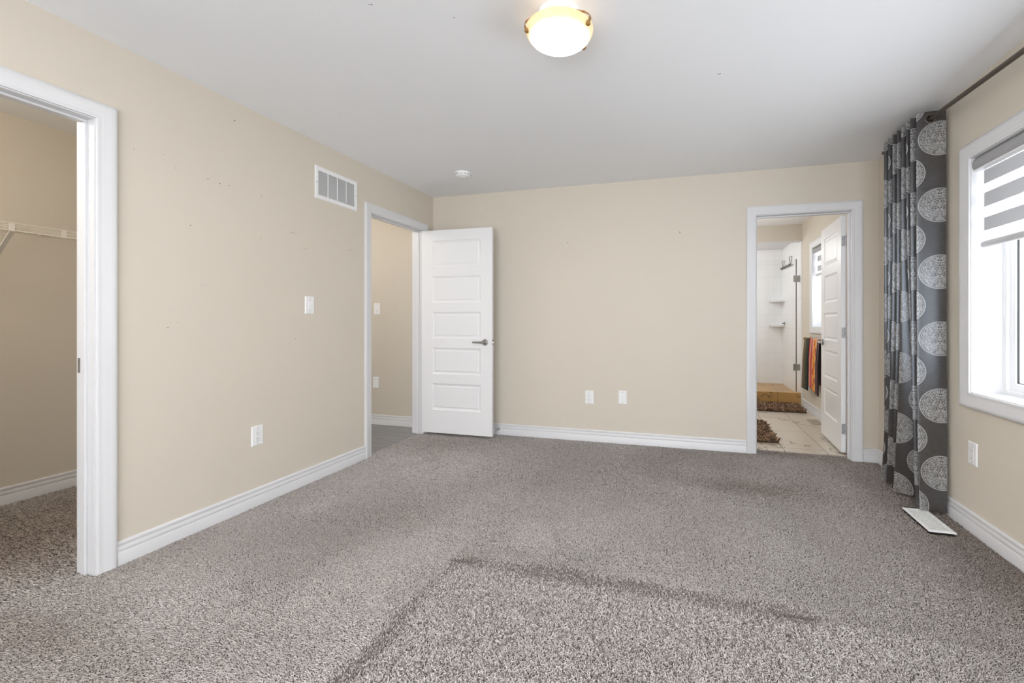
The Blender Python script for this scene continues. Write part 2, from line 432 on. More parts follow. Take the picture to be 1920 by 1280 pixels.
def shag_mat():
    m, nt, b = nodes_of('brown_shag_yarn')
    at = N(nt, 'ShaderNodeAttribute'); at.attribute_name = 'tone'; at.attribute_type = 'GEOMETRY'
    nt.links.new(ramp(nt, at.outputs['Fac'], [(0.0, (0.06, 0.035, 0.02)), (0.5, (0.20, 0.105, 0.05)), (1.0, (0.56, 0.37, 0.24))]), b.inputs['Base Color'])
    b.inputs['Roughness'].default_value = 0.7
    return m
M['shag'] = shag_mat()
M['rug_back'] = simple('rug_backing', (0.07, 0.045, 0.03), 0.9)


# ------------------------------------------------------------------ mesh helpers
def ident(p): return p
def on_left(x0=XL): return lambda p: (x0 + p[1], p[0], p[2])       # (along wall, out of wall, up)
def on_back(y0=YB): return lambda p: (p[0], y0 - p[1], p[2])
def on_right(x0=XR): return lambda p: (x0 - p[1], p[0], p[2])


class MB:
    def __init__(self, mp=ident):
        self.bm = bmesh.new(); self.mp = mp
    def v(self, p): return self.bm.verts.new(self.mp(p))
    def f(self, vs, mi=0):
        try:
            fc = self.bm.faces.new(vs); fc.material_index = mi; return fc
        except ValueError: return None
    def box(self, a0, a1, b0, b1, c0, c1, mi=0):
        vs = [self.v((a, b, c)) for a in (a0, a1) for b in (b0, b1) for c in (c0, c1)]
        for q in ((0, 1, 3, 2), (4, 6, 7, 5), (0, 4, 5, 1), (2, 3, 7, 6), (0, 2, 6, 4), (1, 5, 7, 3)):
            self.f([vs[i] for i in q], mi)
        return self
    def loft(self, rings, closed_ring=True, cap=True, closed_path=False, mi=0):
        rs = [[self.v(p) for p in r] for r in rings]
        n = len(rs[0]); m = len(rs)
        for i in range(m if closed_path else m - 1):
            a, b = rs[i], rs[(i + 1) % m]
            for j in range(n if closed_ring else n - 1):
                k = (j + 1) % n
                self.f([a[j], a[k], b[k], b[j]], mi)
        if cap and not closed_path and closed_ring:
            self.f(rs[0], mi); self.f(list(reversed(rs[-1])), mi)
        return self
    def tube(self, pts, r, seg=8, closed=False):
        pts = [Vector(p) for p in pts]; rings = []; m = len(pts)
        prev = None
        for i, p in enumerate(pts):
            if closed: d = pts[(i + 1) % m] - pts[i - 1]
            else: d = pts[min(i + 1, m - 1)] - pts[max(i - 1, 0)]
            d.normalize()
            up = prev if prev is not None else (Vector((0, 0, 1)) if abs(d.z) < 0.9 else Vector((1, 0, 0)))
            s = d.cross(up)
            if s.length < 1e-5: s = d.cross(Vector((0.3, 1, 0.2)))
            s.normalize(); t = s.cross(d).normalized(); prev = t
            rr = r[i] if isinstance(r, (list, tuple)) else r
            rings.append([tuple(p + s * math.cos(a) * rr + t * math.sin(a) * rr) for a in [2 * PI * k / seg for k in range(seg)]])
        return self.loft(rings, True, not closed, closed)
    def lathe(self, prof, c, axis='z', seg=32):
        """prof: list of (radius, along axis)"""
        rings = []
        for r, h in prof:
            ring = []
            for k in range(seg):
                a = 2 * PI * k / seg; x, y = r * math.cos(a), r * math.sin(a)
                if axis == 'z': ring.append((c[0] + x, c[1] + y, c[2] + h))
                elif axis == 'y': ring.append((c[0] + x, c[1] + h, c[2] + y))
                else: ring.append((c[0] + h, c[1] + x, c[2] + y))
            rings.append(ring)
        return self.loft(rings, True, True)
    def build(self, name, mat, parent=None, smooth=False, bevel=0.0, bseg=2):
        bmesh.ops.remove_doubles(self.bm, verts=self.bm.verts, dist=1e-6)
        bmesh.ops.recalc_face_normals(self.bm, faces=self.bm.faces)
        me = bpy.data.meshes.new(name); self.bm.to_mesh(me); self.bm.free()
        for mt in (mat if isinstance(mat, (list, tuple)) else [mat]): me.materials.append(mt)
        o = bpy.data.objects.new(name, me); C.objects.link(o)
        if parent is not None: o.parent = parent
        if smooth:
            me.polygons.foreach_set('use_smooth', [True] * len(me.polygons))
            try: me.set_sharp_from_angle(angle=R(40))
            except Exception: pass
        if bevel:
            b = o.modifiers.new('edge', 'BEVEL'); b.width = bevel; b.segments = bseg; b.limit_method = 'ANGLE'; b.angle_limit = R(40)
        return o


def tag(o, label, cat, group=None, kind=None):
    o['label'] = label; o['category'] = cat
    if group: o['group'] = group
    if kind: o['kind'] = kind
    return o


def thing(name, label, cat, loc=(0, 0, 0), rz=0, group=None, kind=None):
    o = bpy.data.objects.new(name, None); C.objects.link(o)
    o.location = loc; o.rotation_euler = (0, 0, rz); o.empty_display_size = 0.05
    return tag(o, label, cat, group, kind)


def struct(o, label, cat): return tag(o, label, cat, kind='structure')


def wall_boxes(mb, a0, a1, n0, n1, z0, z1, holes):
    """a wall from a0 to a1 with rectangular holes (h0, h1, hz0, hz1)"""
    cur = a0
    for h0, h1, hz0, hz1 in sorted(holes):
        mb.box(cur, h0, n0, n1, z0, z1)
        if hz0 > z0: mb.box(h0, h1, n0, n1, z0, hz0)
        if hz1 < z1: mb.box(h0, h1, n0, n1, hz1, z1)
        cur = h1
    mb.box(cur, a1, n0, n1, z0, z1)
    return mb


ZB = -0.012     # under the carpet
J = 0.018       # jamb board
# ------------------------------------------------------------------ the shell
mb = wall_boxes(MB(on_left()), YF - 0.1, YB + 0.03, -T, 0, ZB, H, [(CL0 - J, CL1 + J, ZB, CLZ + J), (HD0 - J, HD1 + J, ZB, HDZ + J)])
struct(mb.build('wall_left', M['wall_l']), 'beige painted wall with nail holes, closet opening and hall doorway', 'wall')
mb = wall_boxes(MB(on_back()), XL, XR, -T, 0, ZB, H, [(BD0 - J, BD1 + J, ZB, BDZ + J)])
struct(mb.build('wall_back', M['wall_b']), 'beige painted far wall with the bathroom doorway', 'wall')
mb = wall_boxes(MB(on_right()), YF - 0.1, YS1 + 0.1, -0.20, 0, ZB, H, [(W0 - J, W1 + J, WZ0 - J, WZ1 + J), (BW0 - J, BW1 + J, BWZ0 - J, BWZ1 + J)])
struct(mb.build('wall_right', M['wall']), 'beige painted window wall behind the curtain', 'wall')
mb = wall_boxes(MB(lambda p: (p[0], YF - p[1], p[2])), XL, XR, 0, 0.1, ZB, H, [(FW0, FW1, FWZ0, FWZ1)])
struct(mb.build('wall_front', M['wall']), 'beige wall behind the viewer with an added opening for fill light', 'wall')
struct(MB().box(XC - 0.1, XR + 0.2, YF - 0.1, YS1 + 0.1, H, H + 0.1).build('ceiling', M['ceiling']), 'white ceiling with light stipple', 'ceiling')
floor = MB().box(XC - 0.1, XR, YF - 0.1, YB + T, ZB - 0.05, ZB).build('floor', M['carpet_base'])
struct(floor, 'bedroom and closet floor in taupe grey carpet', 'floor')
struct(MB().box(-4.4, XL - 0.045, 2.62, 4.3, ZB - 0.0, -0.004).build('floor_hall', M['laminate']), 'grey laminate hall floor beyond the open white door', 'floor')
struct(MB().box(XB, XR, YB + T + 0.012, YS1, ZB - 0.03, 0.0).build('floor_bath', M['tile']), 'beige marbled tile bathroom floor', 'floor')
# closet shell
mb = MB().box(XC - 0.1, XC, YF, 2.6, ZB, H)
struct(mb.build('wall_closet_back', M['wall']), 'beige closet wall carrying the wire shelf', 'wall')
struct(MB().box(XC, XL - T, 2.50, 2.62, ZB, H).build('wall_closet_end', M['wall']), 'closet end wall', 'wall')
struct(MB().box(XC, XL - T, -0.45, -0.35, ZB, H).build('wall_closet_near', M['wall']), 'closet near wall', 'wall')
# hall shell
YH = 4.222
struct(MB().box(-4.5, XL - T - 0.0, YH, YH + 0.1, ZB, H).build('wall_hall', M['wall']), 'beige hall wall seen through the left doorway', 'wall')
struct(MB().box(-4.5, -4.4, 2.62, YH, ZB, H).build('wall_hall_end', M['wall']), 'far end wall of the hall', 'wall')
# bath shell
struct(MB().box(XB - 0.1, XB, YB + T, YS1 + 0.1, ZB, H).build('wall_bath_left', M['wall']), 'bathroom wall out of sight behind the doorway', 'wall')
struct(MB().box(XB, XR, YS0, YS0 + 0.11, 2.218, H).build('wall_bath_header', M['wall']), 'beige header over the shower opening', 'wall')
struct(MB().box(XB, XR, YS1, YS1 + 0.1, 0, 2.3).build('wall_shower_back', M['wall_tile']), 'white tiled back of the shower', 'wall')
struct(MB().box(XR - 0.012, XR, YS0, YS0 + 0.1105, 0.02, 2.207).box(XR - 0.012, XR, YS0 + 0.1105, YS1, 0.02, 2.3).build('wall_shower_right', M['wall_tile']), 'white tiled side of the shower', 'wall')
mb = MB().box(XB, XR - 0.012, YS0 + 0.11, YS1, 2.285, 2.3).box(XB, XR - 0.012, YS0 + 0.001, YS0 + 0.11, 2.208, 2.218)
struct(mb.build('ceiling_shower', M['white']), 'white shower ceiling and header underside', 'ceiling')
struct(MB().box(XB, XR - 0.012, YS0 + 0.11, YS1, 0.0, 0.125).build('floor_shower', M['curb']), 'tan shower floor', 'floor')
struct(MB().box(XB, XR - 0.012, YS0, YS0 + 0.11, 0.0, 0.166).build('trim_curb', M['curb'], bevel=0.004), 'tan tiled shower curb behind the brown rug', 'curb')

# ------------------------------------------------------------------ casings, jambs, baseboards
CAS = [(0, 0), (0, .009), (.003, .0115), (.010, .0125), (.022, .0115), (.026, .0135), (.040, .0145), (.050, .0175), (.060, .019), (.068, .0185), (.073, .015), (.0745, .008), (.0745, 0)]


def casing_loft(mb, a0, a1, z0, z1, prof, loop=False, n0=0.0, scale=1.0):
    rings = []
    for d, t in prof:
        d *= scale; t += n0
        if loop: rings.append([(a0 - d, t, z0 - d), (a0 - d, t, z1 + d), (a1 + d, t, z1 + d), (a1 + d, t, z0 - d)])
        else: rings.append([(a0 - d, t, z0), (a0 - d, t, z1 + d), (a1 + d, t, z1 + d), (a1 + d, t, z0)])
    # strips between successive profile points along the path
    vs = [[mb.v(p) for p in r] for r in rings]
    for i in range(len(vs) - 1):
        for j in range(4 if loop else 3):
            k = (j + 1) % 4
            mb.f([vs[i][j], vs[i][k], vs[i + 1][k], vs[i + 1][j]])
    if not loop:
        mb.f([r[0] for r in vs]); mb.f([r[3] for r in vs])
    return mb


def door_trim(name, mp, a0, a1, zt, label, stop_n, back=True):
    """jamb boards through the wall, stop strips, casing on both faces"""
    mb = MB(mp)
    mb.box(a0 - J, a0, -T, 0, ZB, zt).box(a1, a1 + J, -T, 0, ZB, zt).box(a0 - J, a1 + J, -T, 0, zt, zt + J)
    o = mb.build(name, M['white'])
    struct(o, label, 'door frame')
    c = casing_loft(MB(mp), a0 - .005, a1 + .005, ZB, zt + .005, CAS)
    c.build('casing', M['white'], o, smooth=True)
    if back:
        mm = lambda p: mp((p[0], -T - p[1], p[2]))
        casing_loft(MB(mm), a0 - .005, a1 + .005, ZB, zt + .005, CAS).build('casing', M['white'], o, smooth=True)
    s0, s1 = stop_n
    st = MB(mp)
    st.box(a0, a0 + .011, s0, s1, ZB, zt - .011).box(a1 - .011, a1, s0, s1, ZB, zt - .011).box(a0, a1, s0, s1, zt - .011, zt)
    st.build('door_stop_strip', M['white'], o, bevel=0.003)
    return o


tr = door_trim('trim_1', on_left(), CL0, CL1, CLZ, 'white jamb and casing of the closet opening', (-.075, -.042))
MB(on_left()).box(CL1 - .0015, CL1, -.108, -.086, 0.905, 0.972).build('strike_plate', M['steel'], tr)
tr = door_trim('trim_2', on_left(), HD0, HD1, HDZ, 'white jamb and casing of the hall doorway', (-.075, -.040))
MB(on_left()).box(HD0, HD0 + .0015, -.035, -.008, 0.90, 0.965).build('strike_plate', M['steel'], tr)
tr = door_trim('trim_3', on_back(), BD0, BD1, BDZ, 'white jamb and casing of the bathroom doorway', (-.075, -.042))
MB(on_back()).box(BD0, BD0 + .0015, -.108, -.080, 0.90, 0.965).build('strike_plate', M['steel'], tr)

BASE = [(0.0, ZB), (0.0135, ZB), (0.0135, .052), (.0125, .0535), (.0115, .055), (.0125, .057), (.0125, .072), (.0085, .079), (.0085, .083), (.0105, .087), (.0105, .098), (.008, .102), (.003, .104), (0, .104)]


def base_run(name, mp, a0, a1, label, zoff=0.0):
    mb = MB(mp)
    mb.loft([[(a, t, z + (zoff if z > 0 else 0)) for t, z in BASE] for a in (a0, a1)])
    return struct(mb.build(name, M['white'], smooth=True), label, 'baseboard')


base_run('baseboard_left', on_left(), CL1 + .080, HD0 - .080, 'white baseboard between the closet and hall doorways')
base_run('baseboard_left_near', on_left(), YF, CL0 - .080, 'white baseboard on the near left wall')
base_run('baseboard_left_corner', on_left(), HD1 + .080, YB, 'short white baseboard beside the hall doorway')
base_run('baseboard_back', on_back(), XL, BD0 - .080, 'long white baseboard along the far wall')
base_run('baseboard_back_corner', on_back(), BD1 + .080, XR, 'short white baseboard right of the bathroom doorway')
base_run('baseboard_right', on_right(), YF, YB, 'white baseboard along the window wall')
base_run('baseboard_closet', on_left(XC), -0.35, 2.5, 'white baseboard inside the closet')
base_run('baseboard_hall', on_back(YH), -4.4, XL - T, 'white baseboard in the hall')
base_run('baseboard_bath', on_right(), YB + T, YS0, 'white baseboard in the bathroom under the towel bar')

# ------------------------------------------------------------------ doors
def panel_door(name, label, Wd, Hd, loc, rz, hinge_z, knuckle_side):
    """leaf local: x from hinge 0..Wd, y 0..0.035, z 0..Hd; five equal panels on both faces"""
    TH = 0.035
    root = thing(name, label, 'door', loc, rz, kind='structure')
    sl = 0.118; top = 0.105; gap = 0.094; ph = 0.262; bot = Hd - top - 5 * ph - 4 * gap
    zs = []; z = bot
    for i in range(5): zs.append((z, z + ph)); z += ph + gap
    mb = MB()
    for face_y, sgn in ((0.0, 1), (TH, -1)):
        x0, x1 = sl, Wd - sl
        zl = [0.0]
        for a, b in zs: zl += [a, b]
        zl.append(Hd)
        for i in range(len(zl) - 1):
            z0, z1 = zl[i], zl[i + 1]
            is_panel = (i % 2 == 1)
            def q(xa, xb, za, zb, y): mb.f([mb.v((xa, y, za)), mb.v((xb, y, za)), mb.v((xb, y, zb)), mb.v((xa, y, zb))])
            q(0, x0, z0, z1, face_y); q(x1, Wd, z0, z1, face_y)
            if not is_panel: q(x0, x1, z0, z1, face_y)
            else:
                steps = [(0, 0), (.004, .0035), (.010, .006), (.020, .0085), (.024, .0085), (.030, .0055), (.034, .0045)]
                prev = None
                for ins, dep in steps:
                    y = face_y + sgn * dep
                    r = [mb.v((x0 + ins, y, z0 + ins)), mb.v((x1 - ins, y, z0 + ins)), mb.v((x1 - ins, y, z1 - ins)), mb.v((x0 + ins, y, z1 - ins))]
                    if prev:
                        for k in range(4): mb.f([prev[k], prev[(k + 1) % 4], r[(k + 1) % 4], r[k]])
                    prev = r
                mb.f(prev)
    # edges
    for (xa, ya, xb, yb) in ((0, 0, 0, TH), (Wd, 0, Wd, TH)):
        mb.f([mb.v((xa, ya, 0)), mb.v((xb, yb, 0)), mb.v((xb, yb, Hd)), mb.v((xa, ya, Hd))])
    for z in (0, Hd):
        mb.f([mb.v((0, 0, z)), mb.v((Wd, 0, z)), mb.v((Wd, TH, z)), mb.v((0, TH, z))])
    mb.build('leaf', M['door'], root)
    # lever sets on both faces
    hz = 0.91; hx = Wd - 0.07
    for fy, sg in ((0.0, -1), (TH, 1)):
        h = MB()
        h.lathe([(0, 0), (.030, 0), (.0315, sg * .004), (.029, sg * .009), (.014, sg * .011), (.012, sg * .034), (0, sg * .034)], (hx, fy, hz), 'y', 28)
        ly = fy + sg * .040
        pts = [(hx + .012, ly, hz), (hx, ly, hz), (hx - .03, ly + sg * .004, hz), (hx - .07, ly + sg * .003, hz), (hx - .118, ly, hz)]
        rings = []
        for (x, y, zz), (rw, rt) in zip(pts, [(.008, .006), (.0125, .008), (.0105, .006), (.009, .005), (.0085, .0045)]):
            rings.append([(x, y + rt * math.sin(a), zz + rw * math.cos(a)) for a in [2 * PI * k / 10 for k in range(10)]])
        h.loft(rings)
        h.build('door_handle', M['chrome'], root, smooth=True)
    lp = MB().box(Wd, Wd + .0015, .006, .029, hz - .029, hz + .029).build('latch_plate', M['steel'], root)
    lb = MB(); lb.loft([[(Wd + .001, .011, hz - .007), (Wd + .001, .025, hz - .007), (Wd + .001, .025, hz + .007), (Wd + .001, .011, hz + .007)],
                        [(Wd + .011, .013, hz - .006), (Wd + .011, .016, hz - .006), (Wd + .011, .016, hz + .006), (Wd + .011, .013, hz + .006)]])
    lb.build('latch_bolt', M['chrome'], lp)
    ky = TH + .004 if knuckle_side > 0 else -.004
    for z in hinge_z:
        hg = MB()
        hg.box(-.0016, 0, .004, .031, z - .044, z + .044)
        hg.lathe([(0, -.046), (.0055, -.046), (.0055, .046), (0, .046)], (-.003, ky, z), 'z', 10)
        hg.lathe([(0, .046), (.004, .046), (.004, .051), (0, .053)], (-.003, ky, z), 'z', 8)
        ho = hg.build('hinge', M['steel'], root, smooth=True)
        sc = MB()
        for sx, sz in ((.011, .028), (.024, .012), (.011, -.012), (.024, -.028)):
            sc.lathe([(0, -.0006), (.0035, -.0006), (.003, -.0016), (0, -.0018)], (-.0012, sx, z + sz), 'x', 8)
        sc.build('screws', M['slot'], ho)
    return root


panel_door('door_1', 'open white five-panel door standing before the far wall, lever handle toward the left', .765, 2.022, (-2.568, 3.9735, 0.022), R(0.3), (0.20, 1.02, 1.80), 1)
# bathroom leaf swings into the bathroom; its hinge edge faces the bedroom
d2 = panel_door('door_2', 'open white five-panel door swung into the bathroom, hinges facing the bedroom', .711, 2.015, (1.3045, 4.327, 0.020), R(87.4), (0.20, 1.02, 1.80), -1)

# stop on the baseboard behind door 1
t = thing('door_stop', 'small metal door stop on the far baseboard beside the open door edge', 'door stop', (-1.812, YB - .0135, 0.055), R(-14))
MB().lathe([(0, 0), (.012, 0), (.012, -.004), (.008, -.007), (.0075, -.082), (.0, -.082)], (0, 0, 0), 'y', 14).build('rod', M['steel'], t, smooth=True)
MB().lathe([(0, -.082), (.0105, -.082), (.011, -.096), (.008, -.100), (0, -.100)], (0, 0, 0), 'y', 14).build('tip', M['rubber'], t, smooth=True)

# ------------------------------------------------------------------ windows
def window(name, label, mp, a0, a1, z0, z1, mullion=True):
    """reveal boards, casing, vinyl frame, sash and pane in a wall opening"""
    mb = MB(mp); D = -0.142
    mb.box(a0 - J, a0, D, 0, z0, z1).box(a1, a1 + J, D, 0, z0, z1).box(a0 - J, a1 + J, D, 0, z1, z1 + J).box(a0 - J, a1 + J, D, 0, z0 - J, z0)
    o = mb.build(name, M['white']); struct(o, label, 'window')
    casing_loft(MB(mp), a0 - .004, a1 + .004, z0 - .004, z1 + .004, CAS, True, scale=1.09).build('window_casing', M['white'], o, smooth=True)
    def ring(inset0, inset1, n0, n1, nm, mat, aa=a0, bb=a1, bev=.003):
        m2 = MB(mp)
        m2.box(aa + inset0, aa + inset1, n0, n1, z0 + inset0, z1 - inset0).box(bb - inset1, bb - inset0, n0, n1, z0 + inset0, z1 - inset0)
        m2.box(aa + inset1, bb - inset1, n0, n1, z0 + inset0, z0 + inset1).box(aa + inset1, bb - inset1, n0, n1, z1 - inset1, z1 - inset0)
        return m2.build(nm, mat, o, bevel=bev)
    ring(-J, .022, -.198, -.142, 'window_frame', M['vinyl'])
    halves = [(a0, (a0 + a1) / 2 + .0), ((a0 + a1) / 2 + .0, a1)] if mullion else [(a0, a1)]
    for aa, bb in halves:
        ring(.022, .062, -.19, -.158, 'sash', M['vinyl'], aa, bb)
        ring(.062, .0655, -.176, -.168, 'gasket', M['gasket'], aa, bb, 0)
        MB(mp).box(aa + .064, bb - .064, -.176, -.172, z0 + .064, z1 - .064).build('pane', M['glass'], o)
    return o


window('window_1', 'white framed bedroom window beside the curtain', on_right(), W0, W1, WZ0, WZ1)
window('window_2', 'narrow bathroom window partly behind the open door', on_right(), BW0, BW1, BWZ0, BWZ1, False)


def zebra_blind(label, mp, a0, a1, ztop, zend, first, n, cas_h=.075):
    root = thing('roller_blind', label, 'blind', mp((a0 + .5 * (a1 - a0), -.05, ztop)))
    inv = Matrix.Translation(root.location).inverted()
    mq = lambda p: tuple(inv @ Vector(mp(p)))
    prof = [(-.075, ztop), (-.012, ztop)] + [(-.075 + .066 * math.sin(a) + .010, ztop - cas_h * (0.5 - 0.5 * math.cos(a))) for a in []]
    prof = [(-.085, ztop - .002), (-.022, ztop - .002), (-.010, ztop - .008), (-.003, ztop - .022), (-.001, ztop - .042), (-.006, ztop - .058), (-.012, ztop - .064), (-.085, ztop - .064)]
    MB(mq).loft([[(a, n_, z) for n_, z in prof] for a in (a0 + .004, a1 - .004)]).build('cassette', M['cassette'], root, smooth=True)
    MB(mq).box(a0 + .004, a1 - .004, -.085, -.010, ztop - .072, ztop - .064).build('cassette_strip', M['plastic'], root)
    f = MB(mq); z = ztop - .066; i = 0; pn = -.046
    e0, e1 = a0 + .022, a1 - .022
    edges = first
    for k in range(len(edges) - 1):
        vs = [f.v((a, pn, zz)) for a, zz in ((e0, edges[k]), (e1, edges[k]), (e1, edges[k + 1]), (e0, edges[k + 1]))]
        f.f(vs, k % 2)
    f.build('striped_cloth', [M['blind_sheer'], M['blind_solid']], root)
    rp = [(pn + .013 * math.cos(a), zend - .018 + .018 * math.sin(a)) for a in [2 * PI * k / 14 for k in range(14)]]
    MB(mq).loft([[(a, n_, zz) for n_, zz in rp] for a in (e0 - .004, e1 + .004)]).build('bottom_rail', M['rail'], root, smooth=True)
    return root


zebra_blind('grey and white striped roller blind half lowered in the bedroom window', on_right(), W0, W1, WZ1,
            1.572, [WZ1 - .066, 1.953, 1.880, 1.832, 1.756, 1.698, 1.628, 1.560], 0)
zebra_blind('small striped roller blind at the top of the bathroom window', on_right(), BW0, BW1, BWZ1,
            1.72, [BWZ1 - .066, 1.93, 1.86, 1.81, 1.74, 1.70], 0)

# ------------------------------------------------------------------ curtain and rod
def rod_z(y): return 2.353 - 0.052 * (3.165 - y)
ROD_X = 1.402
t = thing('curtain_rod', 'dark bronze curtain rod above the window', 'curtain rod', (0, 0, 0))
MB().tube([(ROD_X, 0.35, rod_z(0.35)), (ROD_X, 3.84, rod_z(3.69))], .0125, 14).build('rod', M['bronze'], t, smooth=True)
for y in (0.35, 3.69):
    s = 1 if y > 1 else -1
    MB().lathe([(0, 0), (.016, 0), (.018, s * .01), (.022, s * .03), (.014, s * .05), (0, s * .055)], (ROD_X, y, rod_z(y)), 'y', 14).build('finial', M['bronze'], t, smooth=True)
for y in (0.5, 3.66):
    b = MB(); z = rod_z(y)
    b.tube([(XR, y, z - .02), (ROD_X + .01, y, z - .018), (ROD_X, y, z - .012)], .006, 8)
    b.lathe([(0, 0), (.025, 0), (.022, -.006), (0, -.006)], (XR, y, z - .02), 'x', 16)
    b.build('bracket', M['bronze'], t, smooth=True)

TOPC = [(1.478, 3.170), (1.335, 3.188), (1.465, 3.225), (1.335, 3.262), (1.465, 3.290), (1.335, 3.318), (1.465, 3.350), (1.335, 3.385), (1.465, 3.415),
        (1.335, 3.448), (1.465, 3.480), (1.335, 3.512), (1.465, 3.545), (1.335, 3.578), (1.465, 3.610), (1.335, 3.645), (1.455, 3.68)]
BOTC = [(1.474, 3.150), (1.338, 3.158), (1.43, 3.190), (1.340, 3.222), (1.475, 3.255), (1.45, 3.295), (1.462, 3.335), (1.332, 3.478), (1.43, 3.505),
        (1.338, 3.532), (1.45, 3.570), (1.338, 3.636), (1.45, 3.662), (1.342, 3.712), (1.45, 3.735), (1.38, 3.755), (1.465, 3.78)]
CT_TOP, CT_BOT = 2.392, 0.012
SEG = 22


def catmull(pts, seg):
    P = [Vector((*p, 0)) for p in pts]; out = []
    for i in range(len(P) - 1):
        p0 = P[max(i - 1, 0)]; p1, p2 = P[i], P[i + 1]; p3 = P[min(i + 2, len(P) - 1)]
        for k in range(seg):
            s = k / seg
            out.append(0.5 * ((2 * p1) + (-p0 + p2) * s + (2 * p0 - 5 * p1 + 4 * p2 - p3) * s * s + (-p0 + 3 * p1 - 3 * p2 + p3) * s ** 3))
    out.append(P[-1])
    return out


ct, cbm = catmull(TOPC, SEG), catmull(BOTC, SEG)
NC = len(ct)
zrows = list(np.linspace(CT_TOP, 2.27, 34)) + list(np.linspace(2.27, CT_BOT, 90))[1:]
us = [0.0]
for i in range(1, NC):
    us.append(us[-1] + 0.5 * ((ct[i] - ct[i - 1]).length + (cbm[i] - cbm[i - 1]).length))


def cpos(i, z):
    f = min(1, max(0, (CT_TOP - z) / (CT_TOP - CT_BOT))); f = f ** 3.0
    p = ct[i].lerp(cbm[i], f)
    wob = 0.006 * math.sin(i * 0.11 + z * 2.3) * f
    return Vector((min(p.x + wob, 1.481), p.y + wob * 0.5, z))


cur = thing('curtain', 'dark grey grommet curtain with silver round medallions drawn aside by the window', 'curtain', (1.40, 3.45, CT_BOT))
inv = Vector((1.40, 3.45, CT_BOT))
# grommets: where the cloth crosses the rod
groms = []
for i in range(NC - 1):
    if (ct[i].x - ROD_X) * (ct[i + 1].x - ROD_X) <= 0:
        y = ct[i].y; d = (ct[i + 1] - ct[i]).normalized()
        groms.append((i, Vector((ROD_X, y, rod_z(y) - 0.004)), d, us[i]))


def cloth_mesh(name, offset, mat, parent, uvs=True, holes=True):
    bm = bmesh.new(); uvl = bm.loops.layers.uv.new('UVMap')
    grid = []
    for z in zrows:
        row = []
        for i in range(NC):
            p = cpos(i, z)
            if offset:
                a, b = cpos(max(i - 1, 0), z), cpos(min(i + 1, NC - 1), z)
                tg = (b - a).normalized(); nrm = Vector((-tg.y, tg.x, 0))
                p = p + nrm * offset
            row.append(bm.verts.new(p - inv))
        grid.append(row)
    for r in range(len(zrows) - 1):
        zc = 0.5 * (zrows[r] + zrows[r + 1])
        for i in range(NC - 1):
            if holes and zc > 2.27:
                skip = False
                qc = (cpos(i, zc) + cpos(i + 1, zc)) * 0.5
                for gi, gp, gd, gu in groms:
                    if abs(gi - i) < 14 and (qc - gp).length < .0215: skip = True
                if skip: continue
            f = bm.faces.new([grid[r][i], grid[r + 1][i], grid[r + 1][i + 1], grid[r][i + 1]])
            f.smooth = True
            for l, (rr, ii) in zip(f.loops, ((r, i), (r + 1, i), (r + 1, i + 1), (r, i + 1))):
                l[uvl].uv = (us[ii], zrows[rr])
    loose = [v for v in bm.verts if not v.link_faces]
    bmesh.ops.delete(bm, geom=loose, context='VERTS')
    me = bpy.data.meshes.new(name); bm.to_mesh(me); bm.free(); me.materials.append(mat)
    o = bpy.data.objects.new(name, me); C.objects.link(o); o.parent = parent
    return o


cl = cloth_mesh('panel', 0.0, M['curtain'], cur)
ln = cloth_mesh('lining', -0.0035, M['lining'], cur)
for gi, gp, gd, gu in groms:
    g = MB()
    side = Vector((gd.x, gd.y, 0)); up = Vector((0, 0, 1)); nn = side.cross(up)
    rings = []
    for k in range(28):
        a = 2 * PI * k / 28
        c = gp + (side * math.cos(a) + up * math.sin(a)) * .0245 - inv
        rad = (side * math.cos(a) + up * math.sin(a))
        rings.append([tuple(c + rad * .006 * math.cos(b) + nn * .0042 * math.sin(b)) for b in [2 * PI * j / 8 for j in range(8)]])
    g.loft(rings, True, False, True).build('grommet', M['bronze'], cur, smooth=True)

# ------------------------------------------------------------------ ceiling lamp
LX, LY = -0.516, 1.822
t = thing('ceiling_light', 'lit flush ceiling light with amber glass bowl and bronze clips', 'ceiling light', (LX, LY, H))
MB().lathe([(0, 0), (.088, 0), (.088, -.022), (.082, -.026), (0, -.026)], (0, 0, 0), 'z', 40).build('ceiling_pan', M['plastic'], t, smooth=True)
prof = []
for k in range(15):
    a = k / 14 * (PI / 2)
    prof.append((.143 * math.cos(a) ** 0.75 if k < 14 else 0.0, -.070 - .069 * math.sin(a) ** 1.15))
inner = [(max(r - .004, 0.0), z + .004) for r, z in prof]
mbw = MB()
rim = [(.139, -.067)]
allp = list(reversed(inner)) + rim + prof
rings = []
for r, h in allp:
    rings.append([(r * math.cos(2 * PI * k / 48), r * math.sin(2 * PI * k / 48), h) for k in range(48)])
mbw.loft(rings[15:], True, False)
mbw.loft(rings[:16], True, False, mi=1)
mbw.build('glass_bowl', [M['bowl'], M['bowl_in']], t, smooth=True)
MB().lathe([(0, -.030), (.012, -.030), (.013, -.040), (.028, -.056), (.030, -.066), (.024, -.080), (0, -.086)], (0, 0, 0), 'z', 20).build('bulb', M['bulb'], t, smooth=True)
